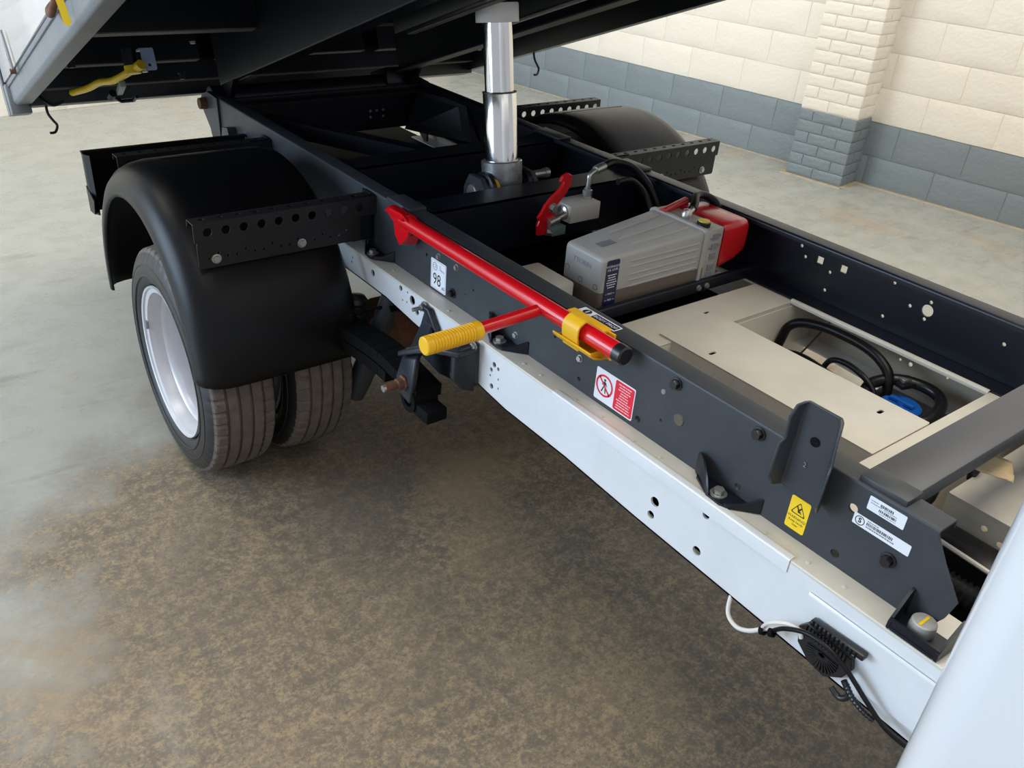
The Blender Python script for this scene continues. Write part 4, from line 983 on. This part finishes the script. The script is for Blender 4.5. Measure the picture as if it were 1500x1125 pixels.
# hook lever outline in x-z
lev = [(1.600, .913), (1.604, .926), (1.618, .933), (1.632, .926), (1.636, .905), (1.628, .880), (1.614, .858), (1.604, .846), (1.600, .832), (1.604, .815), (1.588, .804), (1.585, .786), (1.590, .772), (1.580, .762), (1.562, .764), (1.560, .778), (1.555, .792), (1.558, .806), (1.552, .816), (1.560, .828), (1.566, .846), (1.580, .866), (1.604, .888), (1.613, .904), (1.612, .913), (1.606, .911)]
lev = [(x-.034*(.933-z)/.17+.004, z) for x, z in lev]
lc_ = lambda z: 1.617-.075*(.933-z)/.17
lev = [(lc_(z)+(x-lc_(z))*1.15, z) for x, z in lev]
plate('hook_lever', 'red', val, lev, [], .010, basis((0, YV+.006, 0), (1, 0, 0), (0, 0, 1)), bevel=.001)
bolt((1.578, YV-.004, .838), '-y', 'zinc', val, .011, .008, 1.35)
MB().cyl((1.650, YV+.01, .808), (1.580, YV-.006, .800), .009, 14).cyl((1.560, YV-.010, .797), (1.600, YV-.004, .803), .012, 14).lathe([(0, .022), (.006, .022), (.010, .014)], (1.642, YV+.02, .808), (-1, 0, 0), 24).build('plunger', 'zinc', val)
MB().box(1.588, 1.640, YV+.0, YV+.03, .747, .775, .003).build('proximity_switch', 'green_grey', val)
MB().cyl((1.588, YV+.01, .757), (1.562, YV+.004, .766), .010, 6).build('switch_nut', 'zinc', val)
MB().cyl((1.700, YV+.03, .786), (1.700, YV+.03, .765), .012, 6).build('lower_fitting', 'rust', val)
MB().lathe([(0, .015), (.006, .015), (.006, .012), (.012, .012), (.012, .015), (.026, .015), (.028, .010), (.034, .010)], (1.736, YV+.028, .834), (0, 0, 1), 6).build('union_nut', 'zinc', val)
MB().tube(smooth_path([(1.736, YV+.028, .864), (1.737, YV+.028, .886), (1.740, YV+.030, .905), (1.765, YV+.033, .916)], 5), .0075, 12).cyl((1.762, YV+.033, .915), (1.800, YV+.037, .922), .0125, 12).build('elbow_fitting', 'zinc', val)
hose = empty('hydraulic_hose', (1.88, 1.8, .8), 'black hydraulic hose curving down from the silver elbow fitting', 'hose')
MB().tube(smooth_path([(1.795, YV+.036, .921), (1.85, 1.845, .925), (1.915, 1.83, .905), (1.955, 1.79, .855), (1.965, 1.74, .79), (1.93, 1.70, .74), (1.86, 1.70, .70)], 7), .0115, 12).build('hose_body', 'plastic', hose)
MB().tube(smooth_path([(1.83, 1.80, .88), (1.89, 1.80, .875), (1.93, 1.77, .83), (1.93, 1.72, .76)], 7), .010, 12).build('return_hose', 'plastic', hose)

# ================================================================ POWER PACK
pk = empty('hydraulic_power_pack', (1.62, 1.50, .715), 'hydraulic power pack with translucent reservoir and red motor cover', 'power pack')
XL, XR_ = 1.418, 1.796
def rring(x, y0, y1, z0, z1, r, n=5): return [Vector((x, p[0], p[1])) for p in rrect(y0, y1, z0, z1, r, n)]
def yy(x): u = (x-XL)/(XR_-XL); return 1.408-.008*u, 1.552+.050*u
def zzp(x): u = (x-XL)/(XR_-XL); return .855+.016*u
ZO = .762
def tankpart(z0f, z1f, r, name, m, endcap):
    rings = []
    for x in ([XL, XL+.002, XL+.006, XL+.014, XL+.1, XL+.2, XL+.3, XR_] if endcap else [XL, XR_]):
        y0, y1 = yy(x); ins = {XL: .010, XL+.002: .005, XL+.006: .002}.get(x, 0)
        rings.append(rring(x, y0+ins, y1-ins, z0f(x)+ins*0, z1f(x)-(ins if endcap == 2 else 0), r))
    b = MB(); b.add(*loft(rings)); return b.build(name, m, pk, 40)
def ring2(x, y0, y1, z0, z1, rt, rb, n=4):
    P = []
    for cx, cy, a0, r in ((y1-rt, z1-rt, 0, rt), (y0+rt, z1-rt, PI/2, rt), (y0+rb, z0+rb, PI, rb), (y1-rb, z0+rb, 1.5*PI, rb)):
        for i in range(n+1): a = a0+PI/2*i/n; P.append(Vector((x, cx+r*math.cos(a), cy+r*math.sin(a))))
    return P
def half(z0f, z1f, rt, rb, name, m):
    rings = []
    for x, ins in ((XL, .009), (XL+.002, .004), (XL+.007, .001), (XL+.014, 0), (XL+.15, 0), (XL+.28, 0), (XR_, 0)):
        y0, y1 = yy(x); rings.append(ring2(x, y0+ins, y1-ins, z0f(x)+(ins if rb > .005 else 0), z1f(x)-(ins if rt > .005 else 0), rt, rb))
    b = MB(); b.add(*loft(rings)); return b.build(name, m, pk, 45)
res = half(lambda x: ZO, zzp, .012, .001, 'reservoir', 'tank')
oil = half(lambda x: .712, lambda x: ZO-.0005, .001, .010, 'oil_filled_base', 'oil'); oil['label'] = 'dark oil-filled lower part of the reservoir'
# raised ribs on top and side
b = MB()
for yf in (.22, .50, .78):
    xa, xb = XL+.12, XR_-.03
    for xx0, xx1 in ((xa, xb),):
        ya = yy(xx0)[0]+(yy(xx0)[1]-yy(xx0)[0])*yf; yb_ = yy(xx1)[0]+(yy(xx1)[1]-yy(xx1)[0])*yf
        b.tube([(xx0, ya, zzp(xx0)-.003), (xx0+.02, ya, zzp(xx0+.02)), (xx1-.02, yb_, zzp(xx1-.02)), (xx1, yb_, zzp(xx1)-.003)], [.002, .005, .005, .002], 8)
for zf in (.838, .822, .801, .785, .768):
    xa, xb = XL+.085, XR_-.022
    b.tube([(xa, yy(xa)[0]+.003, zf-.004), (xa+.02, yy(xa)[0]+.0008, zf-.004), (xb-.02, yy(xb)[0]+.0008, zf), (xb, yy(xb)[0]+.003, zf)], [.002, .0035, .0035, .002], 8)
b.build('moulded_rib', 'tank', pk)
M['boss'] = mat('brownish_moulded_plastic', (0.24, 0.21, 0.175), 0.4)
for y, z in ((1.425, .775), (1.535, .790), (1.482, .775)):
    b = MB(); b.lathe([(0, .009), (.002, .009), (.002, .005), (.0005, .005), (.0005, 0)], (XL+.0015, y, z), (-1, 0, 0), 16); b.build('end_boss', M['boss'], pk)
text('moulded_lettering', mat('grey_blue_moulding', (.27, .29, .34), .4), pk, 'TTORIN', .019, basis((XL-.0004, 1.482, .822), (0, -1, 0), (0, 0, 1)), ext=.0008)
plate('dark_top_label', 'ink_grey', pk, rrect(-.026, .026, -.012, .012, .001), [], .0006, basis((XL+.075, 1.482, .8592), (1, 0, .042), (0, 1, 0)))
lb = plate('oil_level_label', 'label_navy', pk, rrect(-.0215, .0215, -.062, .064, .006), [], .0008, basis((XL+.0360, 1.4068, .785), (1, 0, 0), (0, 0, 1)), 'navy label reading HYDRAULIC OIL LEVEL')
lm = lambda dx, dz: basis((XL+.0360+dx, 1.4055, .785+dz), (1, 0, 0), (0, 0, 1))
text('lettering', 'white_ink', lb, 'HYDRAULIC', .0085, lm(0, .047)); text('lettering', 'white_ink', lb, 'OIL LEVEL', .0085, lm(0, .038))
text('lettering', 'white_ink', lb, 'MAX', .0075, lm(0, -.028)); text('lettering', 'white_ink', lb, 'MIN', .0075, lm(0, -.045))
L_ = []; r_ = random.Random(9)
for k, wd in enumerate((.030, .026, .028, .034, .030, .024)):
    z = .024-k*.0068; x = -wd/2
    while x < wd/2-.001:
        q = min(r_.uniform(.003, .007), wd/2-x); L_.append(plate_mesh([(x, z-.0013), (x+q, z-.0013), (x+q, z+.0013), (x, z+.0013)], [], .0002, lm(0, 0))); x += q+.0012
for z in (-.028, -.045):
    for xx in (-.016, .010): L_.append(plate_mesh([(xx, z-.0005), (xx+.006, z-.0005), (xx+.006, z+.0005), (xx, z+.0005)], [], .0002, lm(0, 0)))
place(join_me(L_), 'small_print', 'white_ink', lb, 0)
# flange ring, manifold with pockets, filler cap, fittings, motor cover
y0, y1 = yy(XR_)
b = MB(); b.add(*loft([rring(XR_-.022, y0-.004, y1+.004, .712, .875, .012), rring(XR_-.010, y0-.004, y1+.004, .712, .875, .012)])); b.build('reservoir_flange', 'tank', pk)
b = MB().box(XR_-.006, XR_+.060, y0+.001, y1, .714, .870, .003).build('manifold', 'alu', pk)
for z in (.846, .818, .790, .757, .735):
    b2 = MB().box(XR_+.018, XR_+.042, y0-.0008, y0+.002, z-.0085, z+.0085); b2.build('manifold_pocket', 'ink_grey', pk)
b2 = MB()
for z in (.846, .818): b2.cyl((XR_+.012, y0-.001, z-.003), (XR_+.012, y0+.002, z-.003), .003, 8).cyl((XR_+.048, y0-.001, z+.003), (XR_+.048, y0+.002, z+.003), .003, 8)
tag(b2.build('screw_holes', 'ink_grey', pk), kind='stuff')
MB().lathe([(0, .019), (.016, .019), (.018, .017), (.018, 0)], (XR_+.008, 1.432, .866), (0, 0, 1), 24).build('filler_cap', 'black', pk)
MB().lathe([(0, .0165), (.0025, .016), (.003, 0)], (XR_+.008, 1.432, .884), (0, 0, 1), 24).build('cap_disc', mat('yellow_cap_disc', (.62, .50, .02), .4), pk)
MB().lathe([(0, .014), (.010, .016), (.022, .015), (.030, .009), (.032, 0)], (XR_+.012, 1.500, .864), (0, 0, 1), 16).cyl((XR_+.012, 1.500, .878), (XR_+.055, 1.515, .885), .008, 12).build('pressure_fitting', 'zinc', pk)
MB().cyl((XR_-.02, 1.560, .872), (XR_+.10, 1.585, .880), .011, 14).build('red_pipe', 'redcover', pk)
mc = MB()
rings = []
for x, ins in ((XR_+.062, 0), (XR_+.070, -.002), (XR_+.130, -.001), (XR_+.165, .002), (XR_+.178, .010), (XR_+.184, .022)):
    rings.append(ring2(x, y0-.002+ins, y1-.012-ins, .742+ins+max(0, x-XR_-.1)*.35, .874-ins, .020, .030))
mc.add(*loft(rings)); mc.build('motor_cover', 'redcover', pk)
MB().box(XR_+.044, XR_+.11, y0+.0, y1-.02, .706, .720, .003).build('motor_foot', 'alu', pk)
MB().tube(smooth_path([(XR_+.052, 1.515, .885), (XR_+.075, 1.53, .893), (XR_+.115, 1.56, .900), (XR_+.155, 1.56, .893), (XR_+.185, 1.54, .870), (XR_+.195, 1.53, .82), (XR_+.19, 1.56, .76)], 6), .012, 12).build('pack_hose', 'plastic', pk)

# ================================================================ UNDERSIDE CABLES
wc = empty('white_cable', (1.09, .57, .54), 'cream cable looping below the white chassis rail', 'cable')
MB().tube(smooth_path([(1.12, .650, .560), (1.095, .642, .542), (1.08, .630, .512), (1.075, .605, .503), (1.07, .575, .521), (1.07, .545, .553), (1.07, .515, .582), (1.072, .49, .595), (1.073, .482, .585)], 7), .0042, 10).build('cable_sheath', 'white_cable', wc)
MB().tube(smooth_path([(1.068, .553, .546), (1.062, .540, .575), (1.063, .510, .600), (1.068, .485, .603)], 6), .0035, 10).build('cable_branch', 'white_cable', wc)
jb = empty('ribbed_connector_box', (1.07, .44, .57), 'black ribbed connector cover fixed to the white rail', 'connector')
cc = Vector((1.066, .438, .582))
U_ = Vector((0, -.94, -.26)).normalized(); U_ = Vector((0, -1, 0.05)).normalized(); V_ = Vector((0, 0, 1))
MXJ = basis((1.085, .440, .590), (0, -1, 0), (0, 0, 1))
plate('connector_plate', 'black', jb, [(-.052, .012), (-.040, .028), (.045, .022), (.050, .004), (.040, -.022), (.012, -.046), (-.020, -.040), (-.046, -.018)], [], .010, MXJ @ Matrix.Translation((0, 0, 0)), bevel=.002)
b = MB()
for k in range(16):
    a = -PI*.98+PI*.96*k/15; r1 = .030+.008*abs(math.sin(a))
    b.obox((1.0735, .440-.5*r1*math.cos(a), .586+.5*r1*math.sin(a)), (0, -math.cos(a)*r1/2*.95, math.sin(a)*r1/2*.95), (0, math.sin(a)*.001, math.cos(a)*.001), (.002, 0, 0))
for k in range(12):
    y = .480-k*.0068; b.box(1.071, 1.076, y-.0018, y+.0018, .597, .617)
b.build('cover_rib', 'black', jb)
MB().obox((1.075, .425, .634), (0, -.050, .003), (0, .0003, .006), (.008, 0, 0), .003).build('cable_guard', 'black', jb)
b = MB()
for k in range(11): b.box(1.0655, 1.068, .468-k*.008-.0014, .468-k*.008+.0014, .629, .640)
b.build('guard_rib', 'matblack', jb)
bc = empty('black_loom', (1.07, .38, .57), 'black cable running from the connector cover to the cab', 'cable')
MB().tube(smooth_path([(1.068, .535, .556), (1.060, .510, .590), (1.056, .470, .618), (1.056, .430, .622), (1.058, .395, .609), (1.060, .370, .592), (1.062, .340, .570), (1.062, .310, .555), (1.065, .27, .55), (1.07, .20, .55)], 7), .0042, 10).build('cable_sheath', 'plastic', bc)
MB().tube(smooth_path([(1.066, .395, .600), (1.064, .360, .580), (1.064, .330, .562), (1.064, .300, .548), (1.066, .25, .545)], 7), .0036, 10).build('second_sheath', 'plastic', bc)
pz = smooth_path([(1.066, .385, .572), (1.064, .368, .558), (1.064, .345, .549), (1.064, .325, .548)], 8)
MB().tube(pz, [.0055 if i % 2 else .0042 for i in range(len(pz))], 10).build('corrugated_sleeve', 'black', bc)
MB().tube(smooth_path([(1.066, .405, .545), (1.064, .385, .540), (1.066, .375, .556), (1.066, .39, .575)], 6), .0055, 10).build('cable_plug', 'black', bc)
for p in ((1.066, .548, .548), (1.064, .530, .560)): 
    MB().lathe([(-.004, .008), (.004, .008), (.004, .005), (-.004, .005)], p, (0, -1, .6), 12, closed=True).build('cable_tie', 'matblack', bc)

# ================================================================ TIPPER BODY (tilted)
TH = math.atan(.352)
body = empty('tipper_body', (0, 3.28, .90), 'raised tipper body seen from below, black ribbed floor and grey side rail', 'tipper body', rot=(-TH, 0, 0))
# local: x across, y = towards the tail (-s), z = up from the floor frame
def bx(name, m, x0, x1, s0, s1, n0, n1, b=0.0, parent=None, label=None):
    return MB().box(x0, x1, -s1, -s0, n0, n1, b).build(name, m, parent or body, 38, label)
def lchan(name, x, s, s0, s1, h, fl, m='body'):
    o = MB().section([(x+s*fl, 0), (x, 0), (x, h), (x+s*fl, h)], -.005*s, -s1, -s0, lambda u, v, a: (u, a, v), .006)
    return o.build(name, m, body)
lchan('bearer', 1.200, 1, -.05, 2.7, .245, .062)
lchan('bearer', 1.985, -1, -.05, 2.7, .245, .062)
bx('glint_edge_strip', 'floor_glint', 1.915, 1.983, -.04, 2.7, -.0035, -.001)  # pale strips: floor reflection painted along the bearer edges
bx('glint_edge_strip', 'floor_glint', 1.440, 1.464, .96, 2.7, -.0035, -.001)
bx('glint_edge_strip', 'floor_glint', 1.722, 1.746, .96, 2.7, -.0035, -.001)
bx('glint_edge_strip', 'floor_glint', 1.215, 1.262, -.04, .22, -.0035, -.001)
bx('ram_bearer', 'body', 1.400, 1.465, .95, 2.7, 0, .120, .004)
bx('ram_bearer', 'body', 1.720, 1.785, .95, 2.7, 0, .120, .004)
bx('ram_cross_box', 'body', 1.21, 1.975, 1.40, 1.52, .04, .245, .004)
def xmem(s, n0=.125, x0=.60, x1=1.197, fl=.050):
    # Z-bar: web facing the cab end, lower flange turned to the tail
    o = MB().section([(-s, n0), (-s, .248)], -.004, x0, x1, lambda u, v, a: (a, u, v)).build('floor_crossmember', 'body', body)
    MB().box(x0, x1, -s, -s+fl, n0-.004, n0).build('lower_flange', 'floor_glint', o)  # flange colour carries the floor's reflection
    return o
for s in (-.21, .41, 1.00, 1.60, 2.20):
    xmem(s); xmem(s, x0=1.268, x1=1.920); xmem(s, x0=1.99, x1=2.585)
xmem(-.36, .070, .60, 2.585)
o = bx('rear_beam', 'body', .60, 2.61, -.50, -.42, .018, .25, .004)
bx('floor_plate', 'body', .56, 2.63, -.50, 2.7, .250, .256)
# side rails
sr = MB().section([(.600, .050), (.600, .030), (.556, .030), (.548, .040), (.548, .096), (.556, .106), (.560, .255)], .004, -2.7, .50, lambda u, v, a: (u, a, v), .004).build('side_rail', 'midgrey', body, 38, 'grey side rail')
bx('rail_step', 'midgrey', .538, .549, -.46, 2.7, .092, .108, .002, sr)
bx('side_rail', 'body', 2.585, 2.635, -.50, 2.7, .030, .256, .004)
bx('dropside_board', 'cab_white', .532, .560, -.46, 2.7, .110, .62, .003, None, 'white dropside board')
bx('dropside_board', 'cab_white', 2.62, 2.64, -.48, 2.7, .256, .62, .003)
bx('tailboard', 'midgrey', .56, 2.63, -.545, -.505, .06, .60, .003)
# rear corner post with slots, and hinge ear
cp = plate('corner_post', 'midgrey', body, rrect(-.02, .50, -.012, .050, .003), [slot((.16, .018), .030, .010, 0), slot((.28, .018), .030, .010, 0)], .006, basis((.545, .550, .02), (0, 0, 1), (1, 0, 0)))
bx('post_return', 'midgrey', .528, .533, -.560, -.500, .0, .50, .0, cp)
bx('post_box', 'midgrey', .530, .598, -.505, -.440, -.004, .104, .002, cp)
plate('hinge_ear', 'midgrey', cp, [(-.035, .095), (.005, .095), (-.010, .15), (-.035, .22), (-.055, .22), (-.045, .15)], [circ((-.022, .125), .005, 10)], .005, basis((.522, 0, 0), (0, -1, 0), (0, 0, 1)))
plate('slot_hole', 'matblack', sr, slot((0, 0), .030, .012, PI/2), [], .0008, basis((.5472, .30, .070), (0, -1, 0), (0, 0, 1)))
bolt((.538, .10, .100), '-x', 'rust', sr, .009, .014, 1.2)
for q in [sr, cp]+[o_ for o_ in body.children if o_.name.startswith('dropside_board') and o_.get('label')]:
    q.matrix_local = Matrix.Translation((.600, .2, 0)) @ Matrix.Rotation(math.radians(-2.0), 4, 'Z') @ Matrix.Translation((-.600, -.2, 0)) @ Matrix.Translation(q.location)
# rope hooks
def rope_hook(x, s, n, ex=1):
    y = -s; pts = [(x, y, n), (x, y+.0, n-.03), (x+.012*ex, y+.004, n-.055), (x+.022*ex, y+.006, n-.075), (x+.010*ex, y+.006, n-.098), (x-.010*ex, y+.004, n-.100)]
    return MB().tube(smooth_path(pts, 5), .005, 8).build('rope_hook', 'body', body)
rope_hook(.660, -.46, .020); rope_hook(2.600, .10, .035, 1)
MB().tube(smooth_path([(.63, .42, .07), (.645, .40, .035), (.67, .38, .01), (.71, .37, .02)], 5), .005, 8).build('rope_hook', 'body', body)
# tail latch with yellow lever
lt = MB().cyl((.852, -.12, .120), (.852, -.12, .060), .024, 16).build('latch_pivot', 'body', body)
vs = [(.870, -.17, .062), (.850, -.10, .052), (.815, .02, .040), (.795, .12, .050), (.775, .22, .045), (.755, .33, .048), (.745, .385, .050)]
b = MB(); sp_ = smooth_path(vs, 4); b.tube(sp_, [.016 if i < 4 else .0125 for i in range(len(sp_)-1)]+[.006], 10); lv_ = b.build('latch_lever', 'yellow_paint', body, 50, 'yellow latch lever')
MB().cyl((.852, -.12, .066), (.852, -.12, .040), .026, 18).build('lever_boss', 'yellow_paint', lt)
MB().obox((.855, .10, .022), (.022, .125, 0), (.010, -.002, .0), (0, 0, .010), .002).build('latch_link', 'midgrey', body)
MB().tube([(.852, .22, .020), (.848, .25, .010)], .014, 10).tube([(.86, .25, .01), (.89, .28, -.004), (.93, .26, -.006), (.93, .20, .0)], .007, 8).build('latch_shackle', 'body', body)
bolt((.885, -.14, .055), '-z', 'zinc', body, .010, .012, 1.2); bolt((.70, .05, .118), '-z', 'body', body, .012, .02, 1.2); bolt((1.07, .07, .06), '-z', 'body', body, .010, .02, 1.2)
plate('pale_bracket', 'pale_blue', body, rrect(-.022, .022, -.032, .040, .006), [circ((0, -.014), .006, 12)], .004, basis((.915, -.105, .082), (1, 0, 0), (0, 0, 1)))
MB().box(.893, .937, -.101, -.06, .118, .124).build('bracket_top', 'pale_blue', body)
bolt((1.05, -.21+.02, .124), '-z', 'zinc', body, .009, .006, 1.2)
# body hinge lug
for x in (1.19, 1.975): MB().prism([(x, -.12, 0), (x, .10, .0), (x, .085, -.055), (x, .03, -.085), (x, -.02, -.07)], (.02, 0, 0)).build('hinge_lug', 'body', body)
for x in (1.935,): MB().box(x-.06, x+.02, -.02, .12, -.05, .02, .006).build('hinge_block', 'navy', body)
for s_, x in ((.12, 2.46), (.14, 2.49)): bolt((x, -s_+.3, .10), '-z', 'zinc', body, .010, .01, 1.2)
# shackle and yellow tag on the side rail
shx, shy, shz = .535, -.86, .120
MB().tube(smooth_path([(.508, -.96, .12), (.488, -.965, .10), (.482, -.93, .082), (.488, -.89, .10), (.508, -.89, .12)], 5), .009, 10).build('shackle', 'rust', body)
T = -TH
def tob(P): 
    dy, dz = P[1]-3.28, P[2]-.90; c_, s_ = math.cos(TH), math.sin(TH); return Vector((P[0], dy*c_-dz*s_, dy*s_+dz*c_))
tg = empty('yellow_tag', (.48, 2.28, 1.28), 'narrow yellow tag hanging from the grey side rail shackle', 'tag')
plate('tag_strip', 'label_yellow', tg, [(-.0085, -.036), (0, -.044), (.0085, -.036), (.0085, .055), (-.0085, .055)], [], .001, basis((.478, 2.283, 1.325), (.85, -.5, .17), (-.17, .0, 1)))
MB().tube(smooth_path([(.480, 2.275, 1.378), (.478, 2.31, 1.36), (.480, 2.38, 1.335), (.484, 2.42, 1.31)], 4), .0015, 6).build('tag_wire', 'zinc', tg)
